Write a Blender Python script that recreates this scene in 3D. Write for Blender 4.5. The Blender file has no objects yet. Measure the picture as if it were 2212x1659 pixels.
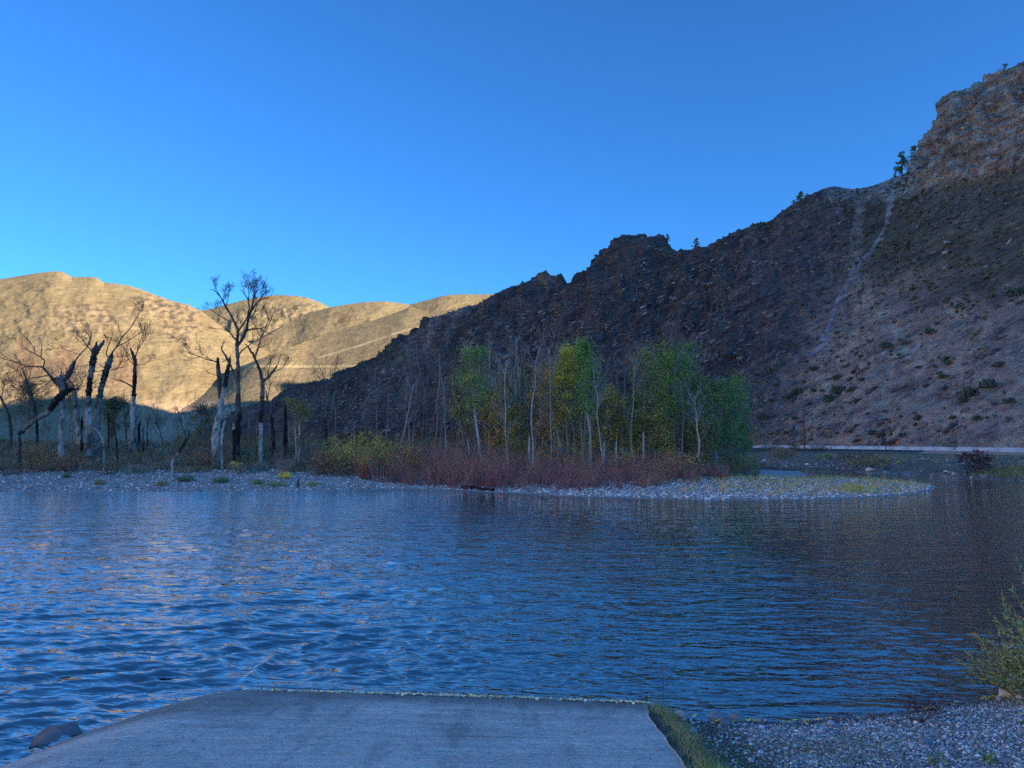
import bpy, math, random
import numpy as np
from mathutils import Vector
R = math.radians
rng = np.random.default_rng(11)
random.seed(7)
scene = bpy.context.scene
COL = scene.collection
FOC = 1659.0; CAMH = 3.2
TH = math.atan((955 - 829.5) / FOC); CT, ST = math.cos(TH), math.sin(TH)

# ---------- photograph measurements -> world points ----------
def ray(px, py):
    a = (px - 1106.0) / FOC; b = (829.5 - py) / FOC
    return a, CT - b * ST, ST + b * CT
def at(px, py, Y):                        # point at forward distance Y
    a, c, s = ray(px, py); k = Y / c
    return np.array([a * k, Y, CAMH + s * k])
def gnd(px, py, z=0.0):                   # point on the level z
    a, c, s = ray(px, py); k = (z - CAMH) / s
    return np.array([a * k, c * k, z])
def proj(P):                              # world -> photograph, used to choose rock colour regions
    x, y, z = P[..., 0], P[..., 1], P[..., 2] - CAMH
    c = y * CT + z * ST; s = -y * ST + z * CT
    c = np.maximum(c, 1e-3)
    return 1106 + FOC * x / c, 829.5 - FOC * s / c

# ---------- noise ----------
_pr = np.random.default_rng(5)
PERM = np.concatenate([_pr.permutation(256)] * 3)
GR = _pr.normal(size=(256, 3)); GR /= np.linalg.norm(GR, axis=1)[:, None]
def pn(x, y, z=0.0):
    x, y, z = np.broadcast_arrays(np.asarray(x, float), np.asarray(y, float), np.asarray(z, float))
    xi, yi, zi = np.floor(x).astype(int), np.floor(y).astype(int), np.floor(z).astype(int)
    xf, yf, zf = x - xi, y - yi, z - zi
    u, v, w = [t * t * t * (t * (t * 6 - 15) + 10) for t in (xf, yf, zf)]
    def g(i, j, k):
        h = PERM[PERM[PERM[(xi + i) & 255] + ((yi + j) & 255)] + ((zi + k) & 255)]
        G = GR[h]
        return G[..., 0] * (xf - i) + G[..., 1] * (yf - j) + G[..., 2] * (zf - k)
    L = lambda a, b, t: a + (b - a) * t
    return 1.6 * L(L(L(g(0,0,0), g(1,0,0), u), L(g(0,1,0), g(1,1,0), u), v),
                   L(L(g(0,0,1), g(1,0,1), u), L(g(0,1,1), g(1,1,1), u), v), w)
def fbm(x, y, z=0.0, o=4, gain=.5):
    s = 0; a = 1; f = 1; t = 0
    for i in range(o):
        s = s + a * pn(x * f + 17 * i, y * f + 5 * i, np.asarray(z) * f); t += a; a *= gain; f *= 2.03
    return s / t
def ridged(x, y, z=0.0, o=4, gain=.5):
    s = 0; a = 1; f = 1; t = 0
    for i in range(o):
        s = s + a * (1 - 2 * np.abs(pn(x * f + 9 * i, y * f, np.asarray(z) * f))); t += a; a *= gain; f *= 2.1
    return s / t
def sst(a, b, x):
    t = np.clip((x - a) / (b - a), 0, 1); return t * t * (3 - 2 * t)

# ---------- meshes ----------
def link_mesh(name, V, F, mats, parent=None, smooth=False, col=None, mi=None):
    """V (n,3) array, F list of (m,k) index arrays"""
    me = bpy.data.meshes.new(name)
    V = np.asarray(V, dtype=np.float32)
    if not isinstance(F, list): F = [F]
    F = [np.asarray(f, dtype=np.int32) for f in F if len(f)]
    nl = sum(f.size for f in F); nf = sum(len(f) for f in F)
    me.vertices.add(len(V)); me.vertices.foreach_set('co', V.ravel())
    me.loops.add(nl); me.loops.foreach_set('vertex_index', np.concatenate([f.ravel() for f in F]))
    me.polygons.add(nf)
    tot = np.concatenate([np.full(len(f), f.shape[1], dtype=np.int32) for f in F])
    st = np.concatenate([[0], np.cumsum(tot)[:-1]]).astype(np.int32)
    me.polygons.foreach_set('loop_start', st); me.polygons.foreach_set('loop_total', tot)
    if not isinstance(mats, (list, tuple)): mats = [mats]
    for m in mats: me.materials.append(m)
    if mi is not None: me.polygons.foreach_set('material_index', np.asarray(mi, dtype=np.int32))
    if smooth: me.polygons.foreach_set('use_smooth', np.ones(nf, dtype=bool))
    if col is not None:
        c = me.color_attributes.new('col', 'FLOAT_COLOR', 'POINT')
        c4 = np.ones((len(V), 4), dtype=np.float32); c4[:, :3] = col
        c.data.foreach_set('color', c4.ravel())
    me.update(calc_edges=True); me.validate()
    o = bpy.data.objects.new(name, me); COL.objects.link(o)
    if parent is not None:
        o.parent = parent; o.matrix_parent_inverse.identity()
    return o
def grid_faces(nr, nc):
    i = np.arange(nr - 1)[:, None] * nc + np.arange(nc - 1)[None, :]
    return np.stack([i, i + 1, i + nc + 1, i + nc], -1).reshape(-1, 4)
def tag(o, label=None, cat=None, group=None, kind=None):
    if label: o['label'] = label
    if cat: o['category'] = cat
    if group: o['group'] = group
    if kind: o['kind'] = kind
    return o
def empty(name, loc, label=None, cat=None, group=None):
    o = bpy.data.objects.new(name, None); COL.objects.link(o); o.location = loc
    o.empty_display_size = .3
    return tag(o, label, cat, group)

class MB:
    """collects shapes; build() links them as ONE mesh object (coordinates relative to org)"""
    def __init__(s): s.V = []; s.F = {3: [], 4: []}; s.C = []; s.n = 0
    def add(s, V, F, c=(1, 1, 1)):
        V = np.asarray(V, float); F = np.asarray(F, int)
        s.V.append(V); s.F[F.shape[1]].append(F + s.n); s.n += len(V)
        c = np.asarray(c, float); s.C.append(np.broadcast_to(c, (len(V), 3)))
    def tube(s, P, r, k=6, c=(1, 1, 1), cap=True, rough=0.0):
        P = np.asarray(P, float); n = len(P)
        r = np.broadcast_to(np.asarray(r, float), (n,))
        T = np.gradient(P, axis=0); T /= np.linalg.norm(T, axis=1)[:, None] + 1e-9
        ref = np.array([0, 0, 1.]) if abs(T[:, 2]).mean() < .8 else np.array([1., 0, 0])
        A = np.cross(T, ref); A /= np.linalg.norm(A, axis=1)[:, None] + 1e-9
        B = np.cross(T, A)
        a = np.linspace(0, 2 * np.pi, k, endpoint=False)
        rr = r[:, None] * (1 + (rough * rng.normal(size=(n, k)) if rough else 0))
        V = P[:, None] + rr[..., None] * (np.cos(a)[None, :, None] * A[:, None] + np.sin(a)[None, :, None] * B[:, None])
        V = V.reshape(-1, 3)
        i = np.arange(n - 1)[:, None] * k + np.arange(k)[None]
        j = np.arange(n - 1)[:, None] * k + (np.arange(k)[None] + 1) % k
        F = np.stack([i, j, j + k, i + k], -1).reshape(-1, 4)
        c = np.asarray(c, float)
        if c.ndim == 2: c = np.repeat(c, k, 0)
        b0 = s.n; s.add(V, F, c)
        if cap and k >= 3:
            for base, P0, cc in ((0, P[0], c[0] if c.ndim == 2 else c), ((n - 1) * k, P[-1], c[-1] if c.ndim == 2 else c)):
                s.add([P0], np.zeros((0, 3), int), cc)
                ci = s.n - 1
                idx = b0 + base + np.arange(k)
                s.F[3].append(np.stack([idx, np.roll(idx, -1), np.full(k, ci)], -1))
    def box(s, c0, c1, col=(1, 1, 1), rz=0):
        x0, y0, z0 = c0; x1, y1, z1 = c1
        V = np.array([[x0,y0,z0],[x1,y0,z0],[x1,y1,z0],[x0,y1,z0],[x0,y0,z1],[x1,y0,z1],[x1,y1,z1],[x0,y1,z1]], float)
        F = [[0,3,2,1],[4,5,6,7],[0,1,5,4],[1,2,6,5],[2,3,7,6],[3,0,4,7]]
        s.add(V, F, col)
    def build(s, name, mat, parent=None, org=(0, 0, 0), smooth=False):
        V = np.concatenate(s.V) - np.asarray(org, float)
        C = np.concatenate(s.C)
        F = [np.concatenate(s.F[k]) for k in (3, 4) if s.F[k]]
        return link_mesh(name, V, F, mat, parent, smooth, C)

# ---------- materials ----------
def mat(name, build):
    m = bpy.data.materials.new(name); m.use_nodes = True
    nt = m.node_tree; b = nt.nodes['Principled BSDF']
    b.inputs['Specular IOR Level'].default_value = .25
    b.inputs['Roughness'].default_value = .9
    build(nt, b); return m
def N(nt, t, **kw):
    n = nt.nodes.new(t)
    for k, v in kw.items():
        if k in n.inputs: n.inputs[k].default_value = v
        else: setattr(n, k, v)
    return n
def noise(nt, vec, scale, detail=4, rough=.55):
    n = N(nt, 'ShaderNodeTexNoise'); n.inputs['Scale'].default_value = scale
    n.inputs['Detail'].default_value = detail; n.inputs['Roughness'].default_value = rough
    nt.links.new(vec, n.inputs['Vector']); return n.outputs['Fac']
def ramp(nt, fac, stops):
    n = N(nt, 'ShaderNodeValToRGB'); cr = n.color_ramp
    while len(cr.elements) < len(stops): cr.elements.new(.5)
    for e, (p, c) in zip(cr.elements, stops):
        e.position = p; e.color = (*c, 1) if len(c) == 3 else c
    nt.links.new(fac, n.inputs['Fac']); return n.outputs['Color']
def mixc(nt, a, b, fac, mode='MULTIPLY'):
    n = N(nt, 'ShaderNodeMix', data_type='RGBA', blend_type=mode)
    for sock, v in ((n.inputs[0], fac), (n.inputs[6], a), (n.inputs[7], b)):
        if hasattr(v, 'links'): nt.links.new(v, sock)
        else: sock.default_value = v if not isinstance(v, tuple) else (*v, 1)[:4]
    return n.outputs[2]
def geo(nt): return N(nt, 'ShaderNodeNewGeometry').outputs['Position']
def attr(nt): 
    n = N(nt, 'ShaderNodeVertexColor'); n.layer_name = 'col'; return n.outputs['Color']
def mapping(nt, vec, scale=(1, 1, 1), rot=(0, 0, 0)):
    n = N(nt, 'ShaderNodeMapping'); n.inputs['Scale'].default_value = scale; n.inputs['Rotation'].default_value = rot
    nt.links.new(vec, n.inputs['Vector']); return n.outputs['Vector']
def rmap(nt, vec, rot, scale):            # turn first, then stretch
    return mapping(nt, mapping(nt, vec, (1, 1, 1), rot), scale)
def bump(nt, b, h, dist, strength=1.0, prev=None):
    n = N(nt, 'ShaderNodeBump'); n.inputs['Distance'].default_value = dist; n.inputs['Strength'].default_value = strength
    nt.links.new(h, n.inputs['Height'])
    if prev is not None: nt.links.new(prev, n.inputs['Normal'])
    nt.links.new(n.outputs['Normal'], b.inputs['Normal']); return n.outputs['Normal']

# vertex colour x fine noise: plants, wood, stones
def _vc(sc, lo, hi, rough=.9, gain=1.0):
    def f(nt, b):
        g = geo(nt); n = noise(nt, g, sc, 3)
        c = mixc(nt, attr(nt), ramp(nt, n, [(.3, (lo * gain,) * 3), (.7, (hi * gain,) * 3)]), 1.0)
        nt.links.new(c, b.inputs['Base Color']); b.inputs['Roughness'].default_value = rough
    return f
M_wood = mat('wood', _vc(6, .7, 1.15, .9, 1.35))
M_leaf = mat('leaf', _vc(1.5, .75, 1.25, .7, 2.9))
M_stone = mat('stone', _vc(12, .75, 1.15, .85, 1.6))
M_paint = mat('painted', _vc(3, .85, 1.05, .7))

def rock_build(nt, b):
    g = geo(nt)
    st = rmap(nt, g, (0, R(27), 0), (.045, .045, .42))
    s1 = noise(nt, st, 1.0, 9, .72)
    st2 = rmap(nt, g, (0, R(38), 0), (.16, .16, .9))
    s2 = noise(nt, st2, 1.6, 8, .72)
    f1 = noise(nt, g, .45, 10, .78); f0 = noise(nt, g, .12, 4, .5)
    c = mixc(nt, attr(nt), ramp(nt, s1, [(.34, (.42, .44, .52)), (.48, (.95, .95, .97)), (.66, (1.5, 1.32, 1.2))]), 1.0)
    c = mixc(nt, c, ramp(nt, f1, [(.34, (.42, .45, .5)), (.5, (1, 1, 1)), (.68, (1.5, 1.4, 1.28))]), .9)
    c = mixc(nt, c, ramp(nt, f0, [(.3, (.8, .8, .86)), (.7, (1.18, 1.12, 1.05))]), 1.0)
    nt.links.new(c, b.inputs['Base Color'])
    n1 = bump(nt, b, s1, 3.2, .9)
    n2 = bump(nt, b, s2, 1.8, .8, n1)
    bump(nt, b, f1, 1.2, .9, n2)
    b.inputs['Specular IOR Level'].default_value = .1
M_rock = mat('mountain_rock', rock_build)

def hill_build(nt, b):
    g = geo(nt)
    f1 = noise(nt, g, .30, 5, .7); f0 = noise(nt, g, .02, 4, .6)
    m = rmap(nt, g, (0, R(20), 0), (.05, .05, .16)); f2 = noise(nt, m, 1.0, 6, .7)
    c = mixc(nt, attr(nt), ramp(nt, f1, [(.3, (.45, .42, .4)), (.45, (.95, .94, .93)), (.65, (1.1, 1.08, 1.03))]), .65)
    c = mixc(nt, c, ramp(nt, f2, [(.3, (.66, .64, .62)), (.5, (1, 1, 1)), (.7, (1.1, 1.06, 1))]), .8)
    c = mixc(nt, c, ramp(nt, f0, [(.3, (.86, .84, .84)), (.7, (1.1, 1.08, 1.05))]), 1.0)
    nt.links.new(c, b.inputs['Base Color'])
    n1 = bump(nt, b, f2, 4.0, .6); bump(nt, b, f1, 2.2, .8, n1)
    b.inputs['Specular IOR Level'].default_value = .05
M_hill = mat('dry_grass_hill', hill_build)

def ground_build(nt, b):
    g = geo(nt)
    f1 = noise(nt, g, 5.0, 5, .6); f0 = noise(nt, g, .6, 5, .6)
    c = mixc(nt, attr(nt), ramp(nt, f1, [(.3, (.6, .6, .6)), (.7, (1.3, 1.28, 1.25))]), 1.0)
    c = mixc(nt, c, ramp(nt, f0, [(.3, (.75, .75, .78)), (.7, (1.2, 1.18, 1.12))]), 1.0)
    nt.links.new(c, b.inputs['Base Color'])
    bump(nt, b, f1, .12, .8)
M_ground = mat('bank_soil', ground_build)
# ================= camera, sky, sun =================
cam_d = bpy.data.cameras.new('camera'); cam = bpy.data.objects.new('camera', cam_d); COL.objects.link(cam)
cam.location = (0, 0, CAMH); cam.rotation_euler = (R(90) + TH, 0, 0)
cam_d.sensor_fit = 'HORIZONTAL'; cam_d.sensor_width = 36; cam_d.lens = 36 * FOC / 2212.0
cam_d.clip_start = .1; cam_d.clip_end = 20000
scene.camera = cam
SUN_A, SUN_E = 118.0, 13.0
S = np.array([math.cos(R(SUN_E)) * math.sin(R(SUN_A)), math.cos(R(SUN_E)) * math.cos(R(SUN_A)), math.sin(R(SUN_E))])
sd = bpy.data.lights.new('sun', 'SUN'); sun = bpy.data.objects.new('sun', sd); COL.objects.link(sun)
sd.energy = 3.7; sd.angle = R(.5); sd.color = (1.0, .85, .64)
sun.rotation_euler = Vector(S).to_track_quat('Z', 'Y').to_euler()
sun.location = (60, -30, 60)
w = bpy.data.worlds.new('World'); scene.world = w; w.use_nodes = True
nt = w.node_tree; bg = nt.nodes['Background']
sky = nt.nodes.new('ShaderNodeTexSky'); sky.sky_type = 'NISHITA'; sky.sun_disc = False
sky.sun_elevation = R(SUN_E); sky.sun_rotation = R(SUN_A)
sky.altitude = 1500; sky.air_density = 1.0; sky.dust_density = .7; sky.ozone_density = 4.0
sc1 = nt.nodes.new('ShaderNodeMix'); sc1.data_type = 'RGBA'; sc1.blend_type = 'MULTIPLY'; sc1.inputs[0].default_value = 1.0
sc1.inputs[7].default_value = (1 / 2.6, 1 / 2.6, 1 / 2.6, 1)
gm = nt.nodes.new('ShaderNodeGamma'); gm.inputs['Gamma'].default_value = 1.0      # deep, dry autumn sky
sc2 = nt.nodes.new('ShaderNodeMix'); sc2.data_type = 'RGBA'; sc2.blend_type = 'MULTIPLY'; sc2.inputs[0].default_value = 1.0
sc2.inputs[7].default_value = (.56, 1.30, 1.92, 1)
nt.links.new(sky.outputs[0], sc1.inputs[6]); nt.links.new(sc1.outputs[2], gm.inputs['Color'])
nt.links.new(gm.outputs[0], sc2.inputs[6]); nt.links.new(sc2.outputs[2], bg.inputs['Color'])
bg.inputs['Strength'].default_value = .115
scene.view_settings.view_transform = 'Standard'; scene.view_settings.look = 'None'
scene.view_settings.exposure = 1.82; scene.view_settings.gamma = 1.0
scene.cycles.use_denoising = False; scene.cycles.sample_clamp_indirect = 1.0; scene.cycles.use_adaptive_sampling = False
scene.cycles.max_bounces = 5; scene.cycles.diffuse_bounces = 3; scene.cycles.glossy_bounces = 3
scene.cycles.transparent_max_bounces = 6

# ================= slopes =================
def interp(pts, key, x): 
    pts = np.asarray(pts, float); return np.interp(x, pts[:, 0], pts[:, key])
def smooth1(a, k):
    ker = np.hanning(k + 2)[1:-1]; ker /= ker.sum()
    return np.convolve(np.pad(a, k // 2, mode='edge'), ker, mode='valid')[:len(a)]
def slope_sheet(ridge, base, nu, nv, disp, name, material, colfn, prof=1.1, backd=250, backz=.45, sm=61, top=.9, dmode=0):
    """ridge: (px,py,Y); base: (px_ridge, px_base, Y, z).  Solid hillside from foot to skyline and down its back."""
    ridge = np.asarray(ridge, float)
    L = np.concatenate([[0], np.cumsum(np.hypot(np.diff(ridge[:, 0]), np.diff(ridge[:, 1])))])
    # columns evenly spaced along the skyline
    s = np.linspace(0, L[-1], nu)
    if nu > 1000:
        fx = np.interp(2300, ridge[:, 0], L); s = np.concatenate([np.linspace(0, fx, nu - 90), np.linspace(fx, L[-1], 91)[1:]])
    px = np.interp(s, L, ridge[:, 0]); py = np.interp(s, L, ridge[:, 1]); Y = np.interp(s, L, ridge[:, 2])
    py_s = smooth1(py, sm); Y = smooth1(Y, sm); px_s = smooth1(px, sm)
    a, c, q = ray(px, py); k = Y / c
    Rj = np.stack([a * k, Y, CAMH + q * k], -1)
    a, c, q = ray(px_s, py_s); k = Y / c
    Rs = np.stack([a * k, Y, CAMH + q * k], -1)
    base = np.asarray(base, float)
    bx = smooth1(np.interp(px, base[:, 0], base[:, 1]), sm); bY = smooth1(np.interp(px, base[:, 0], base[:, 2]), sm); bz = np.interp(px, base[:, 0], base[:, 3])
    B = np.stack([(bx - 1106) / FOC * bY, bY, bz], -1)
    v = np.linspace(0, 1, nv) ** .9
    G = B[None] + (Rs - B)[None] * v[:, None, None]
    G[..., 2] = B[None, :, 2] + (Rs - B)[None, :, 2] * (v[:, None] ** prof)
    G += (Rj - Rs)[None] * sst(top, 1, v)[:, None, None]
    # outward horizontal direction, smooth
    t = np.gradient(Rs, axis=0) + np.gradient(B, axis=0); out = np.stack([t[:, 1], -t[:, 0], 0 * t[:, 0]], -1)
    out /= np.linalg.norm(out, axis=1)[:, None] + 1e-9
    out = np.stack([smooth1(out[:, i], sm) for i in range(3)], -1)
    out = out / np.linalg.norm(out, axis=1)[:, None]
    along = np.concatenate([[0], np.cumsum(np.linalg.norm(np.diff((Rs + B) / 2, axis=0), axis=1))])
    D = disp(G, v, along)
    G += out[None] * D[..., None] * .75
    G[..., 2] += D * .35
    nb = 14; bk = np.linspace(0, 1, nb + 1)[1:]
    Bk = G[-1][None] - out[None] * (bk[:, None, None] * backd)
    Bk[..., 2] = G[-1][None, :, 2] * (1 - backz * 2.2 * bk[:, None] ** 1.2)
    A = np.concatenate([G, Bk])
    col = colfn(A)
    o = link_mesh(name, A.reshape(-1, 3), grid_faces(A.shape[0], nu), material, smooth=(name != 'mountain'), col=col.reshape(-1, 3))
    tag(o, kind='structure')
    return A, o
def lerp(a, b, t): return a + (b - a) * t
def c3(*a): return np.array(a, float)

c7 = [(0,645),(60,600),(90,590),(120,575),(190,545),(240,520),(290,495),(305,505),(340,480),(400,450),(410,425),(440,415),(462,405),(485,418),(492,432),(520,440),(545,438),(552,426),(575,424),(588,445),(592,490),(600,500),(650,503),(680,480),(700,455),(715,462),(740,462),(757,430),(765,402),(776,398),(786,415),(810,408),(850,390),(868,370),(880,348),(905,335),(940,315),(975,298),(1005,270),(1040,235),(1055,210),(1080,190),(1110,165),(1140,150),(1165,142),(1190,150),(1205,165),(1240,166),(1265,155),(1280,143),(1300,139),(1322,150),(1330,165),(1348,200),(1365,230),(1385,250),(1430,275),(1480,272),(1520,265),(1600,250),(1660,232),(1700,215),(1750,192),(1800,175),(1850,140),(1890,108),(1930,95),(1960,85),(1972,72),(1982,80),(2005,65),(2020,46),(2028,60),(2060,55),(2100,38),(2150,25),(2180,5)]
c6 = [(0,1425),(50,1400),(100,1380),(150,1352),(200,1320),(250,1285),(300,1250),(350,1220),(420,1190),(460,1160),(500,1140),(545,1122),(600,1117),(650,1125),(700,1131),(760,1133),(800,1129),(850,1120),(900,1105),(950,1092),(1000,1070),(1050,1050),(1100,1030),(1150,1008),(1200,980),(1215,966),(1245,962),(1258,945),(1275,915),(1295,890),(1310,870),(1312,770),(1325,745),(1345,728),(1390,695),(1430,670),(1480,660),(1514,655),(1516,600),(1545,575),(1556,555),(1548,525),(1552,500),(1562,470),(1566,435),(1575,400),(1610,370),(1645,345),(1690,320),(1735,312),(1745,282),(1760,270),(1820,265),(1870,258),(1880,225),(1886,200),(1920,188),(1980,178),(2040,172),(2060,150),(2090,120),(2140,100)]
c3p = [(0,480),(60,455),(130,430),(200,400),(270,370),(330,320),(400,260),(430,240),(500,200),(555,150),(575,135),(583,95),(600,82),(680,60),(740,32),(790,15),(830,0)]
sk = [(540, 905), (600, 872), (650, 850)]
sk += [((1400 + .452 * X) / 1.8228, (1250 + .452 * Y) / 1.8228) for X, Y in c3p]
sk += [(945, 697), (975, 690), (1000, 681), (1025, 668)]
sk += [((1900 + .5425 * X) / 1.8228, (850 + .5425 * Y) / 1.8228) for X, Y in c7]
sk += [((3000 + .4822 * X) / 1.8228, (200 + .4822 * Y) / 1.8228) for X, Y in c6[3:]]
sk += [(2240, 120), (2300, 85), (2380, 70), (2500, 20), (2700, -20), (3000, -10), (3400, 60), (4000, 180)]
sk = np.array(sk, float)
# ragged rock along the skyline
_x = np.concatenate([np.linspace(a, b, max(int(np.hypot(b - a, d - c) / 3), 1), endpoint=False) for (a, c), (b, d) in zip(sk[:-1], sk[1:])])
_y = np.concatenate([np.linspace(c, d, max(int(np.hypot(b - a, d - c) / 3), 1), endpoint=False) for (a, c), (b, d) in zip(sk[:-1], sk[1:])])
_a = .7 + 1.6 * (sst(880, 1060, _x) * (1 - sst(1470, 1500, _x))) + 1.8 * sst(1960, 2000, _x)
_n = pn(_x / 7, _y / 7, 3) + .6 * pn(_x / 3, _y / 3, 5)
sk = np.stack([_x, _y - _a * _n * 1.5], 1)
# foot of the mountain: (skyline px, foot px, distance, height)
FOOT = [(540, 430, 540, 3), (650, 540, 500, 3), (900, 740, 440, 3), (1075, 860, 395, 2.5), (1420, 1130, 320, 2), (1700, 1390, 275, 1.5), (1950, 1640, 243, 1.4), (2060, 1780, 215, 1.4), (2212, 2000, 172, 1.4), (2500, 2250, 142, 1.4), (3000, 2800, 120, 1.4), (4000, 4000, 90, 1.4)]
FOOT = np.array(FOOT, float); FOOT[:, 3] -= 4
tt = (955 - sk[:, 1]) / FOC / CT
ts = np.maximum(np.interp(sk[:, 0], [540,650,900,1075,1250,1420,1700,1950,2100,2212,2500,4000], [.03,.063,.145,.19,.22,.26,.33,.37,.42,.48,.55,.5]), .02)
Bt = np.interp(sk[:, 0], FOOT[:, 0], FOOT[:, 2])
mm = np.interp(sk[:, 0], [540, 650, 1000, 2000, 4000], [.5, .55, .72, .82, .95])
rY = mm * Bt / (mm - np.minimum(ts, mm * .62))
ridge_mtn = np.stack([sk[:, 0], sk[:, 1], rY], -1)

def disp_mtn(G, v, al):
    X, Y, Z = G[..., 0], G[..., 1], G[..., 2]; A = np.broadcast_to(al[None], X.shape); V = np.broadcast_to(v[:, None], X.shape)
    px, py = proj(G)
    left = 1 - sst(1500, 1900, px + (py - 700) * .35)                     # craggy part
    edge = sst(0, .05, V) * (1 - .86 * sst(.90, 1, V))
    wx = A + 14 * fbm(A / 60, Z / 40, 3.1, 3)
    rib = ridged(wx / 55, Z / 190, 1.7, 5, .55)
    d = rib * (4.0 + 13 * left)
    d += 7.5 * left * ridged(A / 17 + .02 * Z, Z / 40, 8, 4)
    d += (1.0 + 1.4 * left) * fbm(A / 9, Z / 9, Y / 30, 4, .55)
    # ledges of the tilted beds
    q = (Z - A * .38) / 6.5 + 1.6 * fbm(A / 40, Z / 40, 6, 3)
    fr = q - np.floor(q); led = np.where(fr < .75, fr / .75, (1 - fr) / .25)
    d += (led - .5) * (1.2 + 2.4 * left) * (.5 + .8 * np.abs(pn(A / 30, Z / 25, 2)))
    # small blocky crags
    d += (.6 + 1.5 * left) * ridged(A / 4.5, Z / 5.5, 4, 3)
    # cliff bands at the top right
    cl = sst(1955, 2000, px) * (1 - sst(385, 420, py + (px - 2050) * .12))
    q = (Z - A * .1) / 11 + .8 * fbm(A / 30, Z / 30, 9, 3); fr = q - np.floor(q)
    d += cl * (3.5 * np.round(fr * 2) / 2 + 13 * ridged(A / 20, Z / 130, 5, 5) + 4 * np.sign(pn(A / 9, Z / 16, 8)) * np.abs(pn(A / 9, Z / 16, 8)) ** .4)
    # scree chute
    return d * edge
def seg_mask(px, py, pts, wd):
    m = np.zeros_like(px)
    for (x0, y0, w0), (x1, y1, w1) in zip(pts[:-1], pts[1:]):
        dx, dy = x1 - x0, y1 - y0; t = np.clip(((px - x0) * dx + (py - y0) * dy) / (dx * dx + dy * dy), 0, 1)
        d = np.hypot(px - x0 - t * dx, py - y0 - t * dy); ww = (w0 + (w1 - w0) * t) * wd
        m = np.maximum(m, 1 - sst(ww * .6, ww * 1.25, d))
    return m
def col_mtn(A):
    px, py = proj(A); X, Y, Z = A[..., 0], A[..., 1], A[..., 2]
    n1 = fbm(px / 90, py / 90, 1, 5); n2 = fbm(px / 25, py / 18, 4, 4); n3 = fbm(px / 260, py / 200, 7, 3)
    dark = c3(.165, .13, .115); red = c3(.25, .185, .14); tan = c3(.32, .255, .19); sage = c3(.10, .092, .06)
    C = np.broadcast_to(dark, A.shape).copy()
    def mx(col, m): 
        nonlocal C
        m = np.clip(m, 0, 1)[..., None]; C = C * (1 - m) + np.asarray(col) * m
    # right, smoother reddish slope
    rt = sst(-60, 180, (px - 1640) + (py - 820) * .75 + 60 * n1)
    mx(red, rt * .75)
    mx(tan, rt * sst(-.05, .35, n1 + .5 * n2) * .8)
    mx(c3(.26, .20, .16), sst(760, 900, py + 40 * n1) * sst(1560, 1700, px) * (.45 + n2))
    # reddish pale patches low on the crags
    mx(c3(.20, .13, .12), (1 - sst(60, 130, np.hypot((px - 1330) * .8, (py - 790) * .8))) * sst(-.1, .3, n2))
    mx(c3(.19, .15, .13), sst(.1, .4, n2 + n3 * .5) * (1 - rt) * .55)
    # sage upper slope under the cliff
    sg = sst(1760, 1860, px) * (1 - sst(560, 700, py + (px - 2000) * -.25 + 50 * n1)) 
    mx(sage, sg * .85)
    mx(c3(.12, .095, .07), sg * sst(0, .3, n2) * .6)
    mx(sage * 1.25, sst(.05, .3, n1) * (1 - sst(0, 90, py - np.interp(px, sk[:, 0], sk[:, 1]))) * .8)
    # pale scree and cliff
    cl = sst(1965, 1995, px) * (1 - sst(-12, 14, py - np.interp(px, [1965, 2020, 2060, 2110, 2160, 2212, 2400], [415, 402, 384, 388, 372, 352, 300]) + 10 * n2))
    mx(c3(.30, .225, .165), cl); mx(c3(.40, .31, .23), cl * sst(0, .35, n2) * .8); mx(c3(.15, .12, .095), cl * sst(.1, .4, n1 - n2 * .4) * .8)
    top_d = py - np.interp(px, sk[:, 0], sk[:, 1])
    pale = sst(1770, 1810, px) * (1 - sst(1970, 2010, px)) * (1 - sst(12, 42, top_d + 12 * n2 - np.interp(px, [1780, 1860, 1960], [0, 0, 25])))
    mx(c3(.30, .28, .235), pale * .85)
    for pts, a_, cc in (
        ([(1795, 420, 10), (1818, 470, 7)], .5, (.3, .29, .25)),
        ([(1860, 425, 14), (1850, 520, 15), (1845, 600, 14)], .75, (.23, .21, .17)),
        ([(1925, 425, 9), (1915, 490, 4), (1880, 545, 4), (1845, 580, 5), (1828, 620, 5), (1808, 650, 4)], 1.0, (.25, .24, .22)),
        ([(1808, 650, 2), (1798, 685, 3), (1782, 725, 6), (1768, 748, 6), (1752, 770, 2)], 1.0, (.24, .24, .26)),
        ([(1945, 780, 1.5), (1962, 768, 3), (1985, 745, 2)], .9, (.40, .39, .37)), ([(1925, 790, 1), (1938, 782, 1.5)], .9, (.38, .38, .37)), ([(1980, 1010, 3), (2000, 740, 2)], 0, (1, 1, 1)),
        ([(1700, 830, 10), (1660, 930, 14)], .3, (.25, .24, .22)),
        ([(2100, 700, 60), (1980, 860, 40)], .45, (.26, .20, .16)), ([(2190, 640, 40), (2110, 800, 30)], .45, (.24, .19, .155)),
        ([(2170, 850, 20), (2160, 900, 14)], .6, (.26, .19, .15)),
        ([(1400, 930, 12), (1390, 955, 16)], .5, (.2, .2, .19)), ([(1480, 650, 5), (1450, 700, 6)], .5, (.18, .16, .14)), ([(1770, 560, 8), (1700, 700, 8)], .0, (.18, .16, .14)),
    ):
        mx(c3(*cc), seg_mask(px, py, pts, 1.0) * (a_ + .6 * a_ * n2))
    # sunlit orange glow painted into the rock colour at a skyline tip
    mx(c3(.42, .24, .12), (1 - sst(6, 20, np.hypot((px - 1179) * .7, py - 598))) * .9)
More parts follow.
